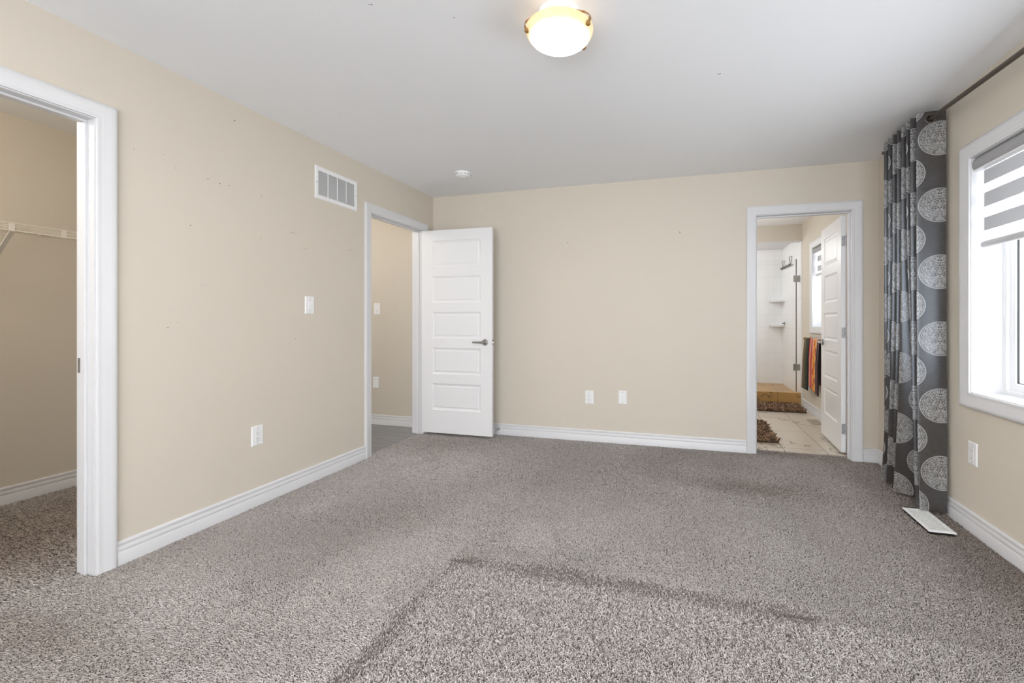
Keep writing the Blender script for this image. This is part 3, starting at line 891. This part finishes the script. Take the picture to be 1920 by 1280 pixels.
for cx, cy in ((-.63, 1.761), (-.404, 1.787), (-.423, 1.956)):
    a = math.atan2(cy - LY, cx - LX); ux, uy = math.cos(a), math.sin(a)
    c = MB()
    pts = [(.086, -.020), (.125, -.040), (.146, -.058), (.1495, -.070), (.143, -.084), (.128, -.094)]
    rings = []
    for r, h in pts:
        wd = .0085
        rings.append([(r * ux - uy * s * wd, r * uy + ux * s * wd, h + q) for s, q in ((-1, 0), (1, 0), (1, .002), (-1, .002))])
    c.loft(rings)
    c.lathe([(0, .004), (.0115, .004), (.0125, -.004), (.009, -.008), (0, -.009)], (.137 * ux, .137 * uy, -.0885), 'z', 12)
    c.build('clip', M['brass'], t)
lamp('ceiling_bulb', (LX, LY, H - .052), 0.45, 0.028, (1, 0.97, 0.92))

# smoke detector
t = thing('smoke_detector', 'round white smoke detector on the ceiling near the far left corner', 'smoke detector', (-1.89, 3.56, H))
MB().lathe([(0, 0), (.069, 0), (.069, -.010), (.066, -.014), (.064, -.028), (.058, -.034), (.036, -.038), (0, -.038)], (0, 0, 0), 'z', 40).build('body', M['plastic'], t, smooth=True)
sl_ = MB()
for k in range(12):
    a = 2 * PI * k / 12 + .2
    c_, s_ = math.cos(a), math.sin(a)
    m2 = lambda p, c_=c_, s_=s_: (p[0] * c_ - p[1] * s_, p[0] * s_ + p[1] * c_, p[2])
    sl_.mp = m2
    sl_.box(.0635, .0662, -.010, .010, -.0225, -.0175)
sl_.build('slots', M['greyslot'], t)
MB().lathe([(0, -.038), (.022, -.038), (.021, -.042), (.012, -.044), (0, -.044)], (0, 0, 0), 'z', 24).build('test_button', M['plastic'], t, smooth=True)
MB().lathe([(0, -.044), (.003, -.044), (.002, -.0455), (0, -.0455)], (.010, -.006, 0), 'z', 10).build('indicator', M['greyslot'], t)

# ------------------------------------------------------------------ return air grille on left wall
gy0, gy1, gz0, gz1 = 2.624, 3.053, 2.030, 2.267
t = thing('return_air_grille', 'white rectangular return air grille high on the left wall', 'air grille', (XL, (gy0 + gy1) / 2, (gz0 + gz1) / 2))
hw, hh = (gy1 - gy0) / 2, (gz1 - gz0) / 2
gm = lambda p: (p[1], p[0], p[2])
fr = MB(gm)
pr = [(0, .0), (0, .004), (.004, .0065), (.026, .0065), (.030, .004), (.030, .0)]
rings = [[(-hw + d, n, -hh + d), (-hw + d, n, hh - d), (hw - d, n, hh - d), (hw - d, n, -hh + d)] for d, n in pr]
vs_ = [[fr.v(p) for p in r] for r in rings]
for i in range(len(vs_) - 1):
    for k in range(4): fr.f([vs_[i][k], vs_[i][(k + 1) % 4], vs_[i + 1][(k + 1) % 4], vs_[i + 1][k]])
fr.build('frame', M['plastic'], t)
MB(gm).box(-hw + .028, hw - .028, .0003, .0008, -hh + .028, hh - .028).build('backing', M['backing'], t)
lv = MB(gm); nb = 34; ih = hh - .030
for k in range(nb):
    z = -ih + (k + 0.5) * 2 * ih / nb
    vs2 = [lv.v(p) for p in ((-hw + .029, .0055, z - .0021), (hw - .029, .0055, z - .0021), (hw - .029, .0012, z + .0021), (-hw + .029, .0012, z + .0021))]
    lv.f(vs2)
lv.build('louvers', M['plastic'], t)
for k in (1, 2, 3):
    a = -hw + .029 + k * (2 * hw - .058) / 4
    MB(gm).box(a - .0015, a + .0015, .001, .0062, -ih, ih).build('divider', M['plastic'], t)
for a in (-hw + .014, hw - .014):
    MB(gm).lathe([(0, .0065), (.004, .0065), (.0035, .008), (0, .0085)], (a, 0, 0), 'y', 10).build('screw', M['greyslot'], t)

# ------------------------------------------------------------------ wall plates
def plate(name, label, cat, mp, a, z, kind, group=None, w_=.079, h_=.124, rz_anchor=None):
    base = mp((a, 0, z)); bv = Vector(base)
    t = thing(name, label, cat, base, group=group)
    mq = lambda p: tuple(Vector(mp((a + p[0], p[1], z + p[2]))) - bv)
    m_ = MB(mq)
    pr = [(0, 0), (0, .002), (.003, .0048), (.006, .0058)]
    vs_ = [[m_.v((sx * (w_ / 2 - d), n, sz * (h_ / 2 - d))) for sx, sz in ((-1, -1), (-1, 1), (1, 1), (1, -1))] for d, n in pr]
    for i in range(3):
        for k in range(4): m_.f([vs_[i][k], vs_[i][(k + 1) % 4], vs_[i + 1][(k + 1) % 4], vs_[i + 1][k]])
    m_.f(vs_[-1])
    m_.build('cover_plate', M['plastic'], t)
    for sz in (-1, 1):
        MB(mq).lathe([(0, .0058), (.0032, .0058), (.0028, .0068), (0, .007)], (0, 0, sz * .048), 'y', 10).build('screw', M['greyslot'], t)
    if kind == 'outlet':
        r = MB(mq).box(-.0165, .0165, .005, .0078, -.0335, .0335).build('receptacle', M['plastic'], t, bevel=.0012)
        MB(mq).box(-.0180, .0180, .0057, .0061, -.0350, .0350).build('seam', M['backing'], t)
        for zz in (.0175, -.0175):
            for sx, hh_ in ((-.0065, .0045), (.0065, .0036)):
                MB(mq).box(sx - .0011, sx + .0011, .0077, .0081, zz + .002 - hh_, zz + .002 + hh_).build('slot', M['slot'], r)
            MB(mq).lathe([(0, .0077), (.0027, .0077), (.0027, .0081), (0, .0081)], (0, 0, zz - .0095), 'y', 10).build('ground_hole', M['slot'], r)
    elif kind == 'switch':
        MB(mq).box(-.0180, .0180, .0057, .0061, -.0350, .0350).build('seam', M['backing'], t)
        m2 = MB(mq)
        m2.loft([[(sx, n, zz) for n, zz in ((.004, -.0332), (.0075, -.0332), (.0105, .0332), (.004, .0332))] for sx in (-.0163, .0163)])
        m2.build('rocker', M['plastic'], t, bevel=.001)
    elif kind == 'sensor':
        MB(mq).box(-.0165, .0165, .005, .0085, -.0335, .0335).build('paddle', M['plastic'], t, bevel=.001)
        MB(mq).box(-.007, .007, .0084, .009, -.025, -.021).build('indicator', M['slot'], t)
    return t


plate('light_switch', 'white rocker light switch on the left wall beside the hall doorway', 'light switch', on_left(), 2.577, 1.2525, 'switch')
plate('wall_outlet', 'white outlet low on the left wall above the baseboard', 'outlet', on_left(), 2.174, 0.427, 'outlet', 'white wall outlets')
plate('wall_outlet', 'white outlet on the far wall left of the blank plate', 'outlet', on_back(), -0.891, 0.412, 'outlet', 'white wall outlets')
plate('blank_plate', 'blank white cover plate on the far wall right of the outlet', 'wall plate', on_back(), -0.573, 0.425, 'blank')
plate('wall_outlet', 'white outlet below the bedroom window beside the curtain', 'outlet', on_right(), 2.955, 0.421, 'outlet', 'white wall outlets')
plate('light_switch', 'white switch with dark slit in the hall, upper of two plates', 'light switch', on_back(YH), -3.292, 1.272, 'sensor')
plate('blank_plate', 'white cover plate low on the hall wall under the switch', 'wall plate', on_back(YH), -3.306, 0.455, 'blank')

# ------------------------------------------------------------------ floor registers
def register(label, x0, x1, y0, y1, z, mats, rot=0.0, group=None):
    cx, cy = (x0 + x1) / 2, (y0 + y1) / 2; hw, hl = (x1 - x0) / 2, (y1 - y0) / 2
    t = thing('floor_register', label, 'floor vent', (cx, cy, z), rot, group)
    m_ = MB()
    pr = [(0, -.002), (0, .002), (.003, .005), (.016, .0055), (.018, .002)]
    vs_ = [[m_.v((sx * (hw - d), sy * (hl - d), n)) for sx, sy in ((-1, -1), (-1, 1), (1, 1), (1, -1))] for d, n in pr]
    for i in range(len(pr) - 1):
        for k in range(4): m_.f([vs_[i][k], vs_[i][(k + 1) % 4], vs_[i + 1][(k + 1) % 4], vs_[i + 1][k]])
    m_.build('frame', mats[0], t)
    MB().box(-hw + .017, hw - .017, -hl + .017, hl - .017, .0004, .0014).build('backing', mats[1], t)
    lv = MB(); n = 16; L = hl - .018
    for k in range(n):
        y = -L + (k + .5) * 2 * L / n
        lv.box(-hw + .018, hw - .018, y - .0046, y + .0046, .002, .0044)
    lv.build('louvers', mats[0], t)
    MB().box(-.002, .002, -L, L, .003, .0056).build('center_bar', mats[0], t)
    return t


register('white floor register in the carpet under the curtain edge', 1.262, 1.388, 2.872, 3.186, 0.006, (M['plastic'], M['slot']), R(0))
M['tan_metal'] = simple('beige_metal', (0.42, 0.36, 0.29), 0.5)
register('beige floor register in the bathroom tile by the baseboard', 1.325, 1.455, 5.49, 5.75, 0.002, (M['tan_metal'], M['backing']))

# ------------------------------------------------------------------ closet wire shelf
SZ = 1.713; SX0, SX1 = XC + .004, -3.798; SY0, SY1 = -0.33, 2.485
t = thing('wire_shelf', 'white wire closet shelf on the closet wall', 'shelf', (XC, 1.1, SZ))
so = Vector((XC, 1.1, SZ))
def sh(p): return tuple(Vector(p) - so)
m_ = MB(sh)
y = SY0 + .0125
while y < SY1:
    for a, b in (((SX0, y, SZ), (SX1, y, SZ)),):
        m_.tube([a, b], .0016, 5)
    y += .0254 * 1.2
m_.build('deck_wires', M['wire'], t)
for x, z, r in ((SX1 + .002, SZ + .001, .0032), (SX1 + .004, SZ - .044, .0032), (SX0 + .004, SZ, .0028), ((SX0 + SX1) / 2, SZ - .003, .0026)):
    MB(sh).tube([(x, SY0, z), (x, SY1, z)], r, 8).build('rail', M['wire'], t, smooth=True)
for y in (0.35, 1.65):
    b = MB(sh)
    for s in (-1, 1): pass
    b.loft([[(SX1 + .004, y - .011, SZ + .002), (SX1 + .004, y + .011, SZ + .002), (SX1 - .002, y + .011, SZ + .002), (SX1 - .002, y - .011, SZ + .002)],
            [(SX1 + .002, y - .011, SZ - .05), (SX1 + .002, y + .011, SZ - .05), (SX1 - .006, y + .011, SZ - .05), (SX1 - .006, y - .011, SZ - .05)],
            [(XC + .008, y - .011, SZ - .33), (XC + .008, y + .011, SZ - .33), (XC + .001, y + .011, SZ - .325), (XC + .001, y - .011, SZ - .325)]])
    b.build('brace', M['wire'], t)
MB(sh).box(SX1 + .0005, SX1 + .0065, 1.868, 1.888, SZ - .048, SZ + .004).build('joining_clip', M['wire'], t)
for y in np.arange(-0.2, 2.5, 0.35):
    MB(sh).box(XC, XC + .012, y - .008, y + .008, SZ - .012, SZ + .008).build('wall_clip', M['wire'], t)

# ------------------------------------------------------------------ bathroom things
t = thing('shower_door', 'clear glass shower door on chrome wall hinges', 'shower door', (1.44, YS0 + .06, 0.17))
MB().box(-.86, -.004, -.004, .004, .006, 1.81).build('pane', M['shower_glass'], t)
MB().box(-.004, .006, -.0055, .0055, .006, 1.81).build('edge_seal', M['bronze'], t)
for z in (.335, 1.54):
    h = MB().box(-.035, .006, -.011, .011, z - .045, z + .045).box(.012, .046, -.011, .011, z - .045, z + .045).box(-.002, .014, -.008, .008, z - .03, z + .03)
    h.build('hinge', M['chrome'], t, bevel=.002)

for z, lab in ((1.455, 'white ceramic corner shelf in the shower, upper of two'), (1.06, 'white ceramic corner shelf in the shower, lower of two')):
    t = thing('corner_shelf', lab, 'shelf', (XR - .012, YS1, z), group='ceramic shower corner shelves')
    m_ = MB(); r_ = .19; n = 10
    ring = [(0, 0)] + [(-r_ * math.cos(a) if k else -r_, -r_ * math.sin(a)) for k, a in [(k, PI / 2 * k / n) for k in range(n + 1)]]
    m_.loft([[(x, y_, 0) for x, y_ in ring], [(x, y_, -.018) for x, y_ in ring]])
    m_.build('shelf_plate', M['ceramic'], t, bevel=.004)
    lp = MB()
    pts = [(-r_ * math.cos(a), -r_ * math.sin(a), .004) for a in [PI / 2 * k / 14 for k in range(15)]]
    lp.tube(pts, .008, 8)
    lp.build('lip', M['ceramic'], t, smooth=True)

t = thing('shower_valve', 'small chrome valve handle on the shower wall above the lower shelf', 'shower valve', (XR - .012, 7.735, 1.097))
MB().lathe([(0, 0), (.03, 0), (.028, -.006), (.012, -.008), (.012, -.03), (0, -.03)], (0, 0, 0), 'x', 20).build('escutcheon', M['chrome'], t, smooth=True)
MB().tube([(-.028, -.09, 0), (-.03, 0, .004), (-.028, .05, .0)], [.006, .009, .006], 8).build('lever', M['bronze'], t, smooth=True)

t = thing('hook_rack', 'chrome hook rack with triangular wire brackets high on the shower wall', 'rack', (XR - .012, 7.5, 1.96))
MB().tube([(-.012, -.36, -.012), (-.012, .40, .012)], .008, 8).build('bar', M['chrome'], t, smooth=True)
for k in range(6):
    yy = -.27 + k * .115
    MB().tube([(-.012, yy, -.0), (-.03, yy, -.012), (-.04, yy, .0), (-.042, yy, .014)], [.007, .007, .008, .010], 8).build('hook', M['bronze'], t, smooth=True)
for yy in (-.22, .29):
    MB().tube([(-.012, yy, .0), (-.012, yy + .09, .125), (-.010, yy + .06, .130), (-.010, yy - .07, .118), (-.012, yy - .10, .105), (-.012, yy - .02, .0)], .005, 6).build('bracket', M['chrome'], t, smooth=True)

# towel bar and towels
TBX, TBZ, TY0, TY1 = XR - .068, .915, 5.50, 6.25
t = thing('towel_bar', 'brass towel bar on the bathroom wall under the window', 'towel bar', (XR, (TY0 + TY1) / 2, TBZ))
ty = (TY0 + TY1) / 2
MB().tube([(TBX - XR, TY0 - ty, 0), (TBX - XR, TY1 - ty, 0)], .009, 10).build('bar', M['brass'], t, smooth=True)
for yy in (TY0 - ty, TY1 - ty):
    p = MB().lathe([(0, 0), (.026, 0), (.026, -.006), (.014, -.012), (.012, -.05), (.017, -.058), (.017, -.078), (.010, -.086), (0, -.086)], (0, yy, 0), 'x', 18)
    p.build('post', M['brass'], t, smooth=True)


def towel(label, y0, y1, front, back, mat, lean=0.0, amp=.012, folds=3, skew=0.0):
    t = thing('bath_towel', label, 'towel', (TBX, (y0 + y1) / 2, TBZ))
    bm = bmesh.new(); uvl = bm.loops.layers.uv.new('UVMap')
    nu, path = 30, []
    for k in range(26): path.append(('f', front * (1 - k / 25)))
    for k in range(1, 8): path.append(('r', PI * k / 8))
    for k in range(18): path.append(('b', back * k / 17))
    grid = []
    rr = .013
    for kd, v in path:
        row = []
        for i in range(nu + 1):
            s = i / nu
            if kd == 'f': dx, dz, amt = -rr, -v, min(1, v / .25)
            elif kd == 'r': dx, dz, amt = -rr * math.cos(v), rr * math.sin(v), 0
            else: dx, dz, amt = rr, -v, min(.35, v / .4)
            flare = (1 + .32 * (v / front if kd == 'f' else 0)) if lean else 1
            yy = (s - .5) * (y1 - y0) * flare + lean * (v if kd == 'f' else 0)
            wv = math.sin(s * folds * 2 * PI + 0.6) * amp * amt
            if kd == 'b': wv = abs(wv) * .6
            else: wv = -abs(wv) * 1.6
            if kd == 'f': dz *= 1 + skew * (s - .5)
            row.append(bm.verts.new((dx + wv, yy, dz)))
        grid.append(row)
    for r in range(len(grid) - 1):
        for i in range(nu):
            f = bm.faces.new([grid[r][i], grid[r][i + 1], grid[r + 1][i + 1], grid[r + 1][i]]); f.smooth = True
            for l, (a, b) in zip(f.loops, ((r, i), (r, i + 1), (r + 1, i + 1), (r + 1, i))):
                l[uvl].uv = (1 - b / nu, a / len(grid))
    me = bpy.data.meshes.new('towel_cloth'); bm.to_mesh(me); bm.free(); me.materials.append(mat)
    o = bpy.data.objects.new('towel_cloth', me); C.objects.link(o); o.parent = t
    sm = o.modifiers.new('thick', 'SOLIDIFY'); sm.thickness = .006; sm.offset = 0
    return t


towel('dark olive towel hanging at the far end of the brass towel bar', 5.975, 6.215, .615, .40, M['towel_olive'], lean=.10, folds=2)
towel('red and orange striped towel hanging on the near end of the brass bar', 5.545, 5.960, .58, .50, M['towel_red'], folds=3, amp=.014, skew=-0.12)


# ------------------------------------------------------------------ pile: curves for carpet and rugs
def curves_obj(name, pts, radius, tone, mat, parent, soil_shade=None):
    """pts: (n, k, 3) array of strand points"""
    n, k, _ = pts.shape
    cv = bpy.data.hair_curves.new(name)
    cv.add_curves([k] * n)
    cv.attributes['position'].data.foreach_set('vector', pts.astype(np.float32).ravel()) if 'position' in cv.attributes else cv.points.foreach_set('position', pts.astype(np.float32).ravel())
    ra = cv.attributes.get('radius') or cv.attributes.new('radius', 'FLOAT', 'POINT')
    ra.data.foreach_set('value', radius.astype(np.float32).ravel())
    ta = cv.attributes.new('tone', 'FLOAT', 'CURVE'); ta.data.foreach_set('value', tone.astype(np.float32))
    if soil_shade is not None:
        sa = cv.attributes.new('soil_shade', 'FLOAT', 'CURVE'); sa.data.foreach_set('value', soil_shade.astype(np.float32))
    cv.materials.append(mat)
    o = bpy.data.objects.new(name, cv); C.objects.link(o)
    if parent is not None: o.parent = parent
    return o


def vnoise(x, y, scale, seed):
    """smooth value noise in numpy"""
    r = np.random.default_rng(seed); tb = r.random((64, 64))
    fx, fy = x * scale + 100, y * scale + 100
    ix, iy = np.floor(fx).astype(int), np.floor(fy).astype(int)
    u, v = fx - ix, fy - iy
    u = u * u * (3 - 2 * u); v = v * v * (3 - 2 * v)
    g = lambda a, b: tb[a % 64, b % 64]
    return (g(ix, iy) * (1 - u) + g(ix + 1, iy) * u) * (1 - v) + (g(ix, iy + 1) * (1 - u) + g(ix + 1, iy + 1) * u) * v


def smooth(a, b, x):
    t_ = np.clip((x - a) / (b - a), 0, 1); return t_ * t_ * (3 - 2 * t_)


def carpet():
    xs, ys, sp = [], [], []
    def patch(x0, x1, y0, y1, s):
        nx, ny = int((x1 - x0) / s), int((y1 - y0) / s)
        gx, gy = np.meshgrid(x0 + (np.arange(nx) + .5) * s, y0 + (np.arange(ny) + .5) * s)
        gx = gx.ravel() + rng.uniform(-.45, .45, gx.size) * s; gy = gy.ravel() + rng.uniform(-.45, .45, gy.size) * s
        xs.append(gx); ys.append(gy); sp.append(np.full(gx.size, s))
    e = .014
    S1, S2, S3 = .0043, .0051, .0064
    patch(XL + e, XR - e, 0.55, 2.1, S1)
    patch(XL + e, XR - e, 2.1, 3.0, S2)
    patch(XL + e, XR - e, 3.0, YB - e, S3)
    patch(BD0 + .004, BD1 - .004, YB - e, YB + T + .010, S3)
    patch(XL - .045, XL + e, HD0 + .004, HD1 - .004, S3)
    patch(XL - T, XL + e, CL0 + .004, CL1 - .004, S2)
    patch(XC + e, XL - T, 0.7, 2.49, .0068)
    x, y, s = np.concatenate(xs), np.concatenate(ys), np.concatenate(sp)
    # keep clear of the floor register
    keep = ~((x > 1.262) & (x < 1.388) & (y > 2.872) & (y < 3.186))
    x, y, s = x[keep], y[keep], s[keep]
    n = x.size
    # the footprint of a bed: pile inside stands up, outside it is trodden flat
    wob = (vnoise(x, y, 6, 1) - .5) * .05
    ins = smooth(-1.115, -1.06, x + wob) * smooth(1.35, .30, x + wob) * smooth(1.945, 1.885, y + wob)
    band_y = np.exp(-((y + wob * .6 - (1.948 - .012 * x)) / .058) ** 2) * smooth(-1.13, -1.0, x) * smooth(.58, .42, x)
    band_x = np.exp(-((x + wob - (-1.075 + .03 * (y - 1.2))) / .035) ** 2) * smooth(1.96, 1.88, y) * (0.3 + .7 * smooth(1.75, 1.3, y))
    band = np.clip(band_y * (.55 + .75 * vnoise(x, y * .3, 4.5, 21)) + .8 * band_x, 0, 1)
    dent = np.zeros(n)
    for dx, dy, rx, ry in ((-1.03, 1.937, .055, .010), (.425, 1.925, .060, .010), (.36, 1.80, .014, .012)):
        dent = np.maximum(dent, np.exp(-((x - dx) / rx) ** 4 - ((y - dy - .05 * (x - dx)) / ry) ** 2))
    big = vnoise(x, y, 1.6, 3) * .6 + vnoise(x, y, 4.0, 4) * .4
    swirl = vnoise(x, y, 1.1, 5) * 2 * PI
    # lean: trodden pile lies roughly one way, the standing pile every way
    ang = rng.uniform(0, 2 * PI, n)
    bias = .55 * (1 - ins) * (1 - band)
    dirx = np.cos(ang) * (1 - bias) + bias * (np.cos(swirl) * .5)
    diry = np.sin(ang) * (1 - bias) + bias * (-0.9 + .3 * np.sin(swirl))
    diry = diry + band * 1.0
    lean = (.55 + .35 * rng.random(n)) * ins + (1 - ins) * (.72 + .45 * rng.random(n) + .35 * (big - .5))
    L = s / .0056 * (.0142 * (1 - .25 * (1 - ins)) + rng.normal(0, .0014, n)) * (1 - .30 * band) * (1 - .85 * dent)
    L = np.maximum(L, .002)
    nl = np.sqrt(dirx ** 2 + diry ** 2) + 1e-6
    amp = np.minimum(nl, 1.2)
    dirx, diry = dirx / nl * amp, diry / nl * amp
    k = 5
    tt = np.linspace(0, 1, k)
    P = np.zeros((n, k, 3))
    bend = 1.35
    cx, cy = -diry, dirx
    curl = rng.normal(0, .35, n)
    for j, q in enumerate(tt):
        h = L * lean * q ** bend * .95
        side = L * curl * math.sin(q * PI) * .5
        P[:, j, 0] = x + dirx * h + cx * side; P[:, j, 1] = y + diry * h + cy * side
        P[:, j, 2] = ZB + L * (q - .42 * np.clip(lean, 0, 1.2) * q ** 2)
    rad = np.empty((n, k))
    for j, q in enumerate(tt): rad[:, j] = s * (.35 - .10 * q ** 2) * (.85 + .3 * ((np.arange(n) * 7919) % 97) / 97)
    dirt = vnoise(x, y, 1.3, 9) * .5 + vnoise(x, y, 3.1, 10) * .3 + .1
    soil_shade = np.clip((dirt - .42) * 1.6, 0, 1) * (1 - .85 * ins) * .30
    # worn, soiled places; the closet blob puts closet shade into the colour
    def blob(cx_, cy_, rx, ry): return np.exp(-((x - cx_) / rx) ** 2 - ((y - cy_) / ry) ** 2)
    soil_shade = np.clip(soil_shade + .55 * blob(.50, 3.32, .34, .15) + .55 * blob(.95, 4.25, .5, .16) + .3 * blob(-2.3, 3.75, .5, .4) + .9 * blob(-3.3, 1.7, .62, .8)
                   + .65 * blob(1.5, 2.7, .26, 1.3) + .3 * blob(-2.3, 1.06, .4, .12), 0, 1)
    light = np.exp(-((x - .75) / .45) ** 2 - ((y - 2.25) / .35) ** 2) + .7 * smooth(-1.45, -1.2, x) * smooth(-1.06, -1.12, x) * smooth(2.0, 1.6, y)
    tone = np.clip((.57 + rng.normal(0, 1, n) * (.21 + .14 * ins)) - .24 * soil_shade + .22 * (big - .5) - .80 * band * rng.uniform(.1, 1.7, n) - .6 * dent + .12 * light - .19 * ins, 0, 1)  # band and dent terms put the shade of bent pile into the tone
    return curves_obj('carpet_pile', P, rad, tone, M['carpet'], floor, soil_shade)


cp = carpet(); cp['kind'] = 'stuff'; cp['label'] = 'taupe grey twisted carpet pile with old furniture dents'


def shag_rug(label, x0, x1, y0, y1, z, ang=0.0):
    t = thing('bath_rug', label, 'rug', ((x0 + x1) / 2, (y0 + y1) / 2, z), ang, 'brown shag bath rugs')
    hw, hl = (x1 - x0) / 2, (y1 - y0) / 2
    MB().box(-hw, hw, -hl, hl, 0, .012).build('rug_backing', M['rug_back'], t, bevel=.004)
    s = .013
    gx, gy = np.meshgrid(np.arange(-hw + s / 2, hw, s), np.arange(-hl + s / 2, hl, s))
    x = gx.ravel() + rng.uniform(-.5, .5, gx.size) * s; y = gy.ravel() + rng.uniform(-.5, .5, gy.size) * s
    n = x.size; a = rng.uniform(0, 2 * PI, n); L = rng.uniform(.032, .05, n); le = rng.uniform(.4, 1.0, n)
    P = np.zeros((n, 5, 3))
    for j, q in enumerate(np.linspace(0, 1, 5)):
        P[:, j, 0] = x + np.cos(a) * L * le * q ** 1.4; P[:, j, 1] = y + np.sin(a) * L * le * q ** 1.4
        P[:, j, 2] = .010 + L * (q - .42 * le * q ** 2)
    rad = np.tile(np.array([.0040, .0042, .0040, .0034, .0022]), (n, 1))
    o = curves_obj('shag_pile', P, rad, np.clip(rng.normal(.45, .36, n), 0, 1), M['shag'], t)
    o['kind'] = 'stuff'
    return t


shag_rug('brown shag rug against the tan shower curb', 0.45, 1.43, 6.13, 6.66, 0.001)
shag_rug('brown shag rug just inside the bathroom doorway, left side', 0.18, 0.83, 4.56, 5.42, 0.001)
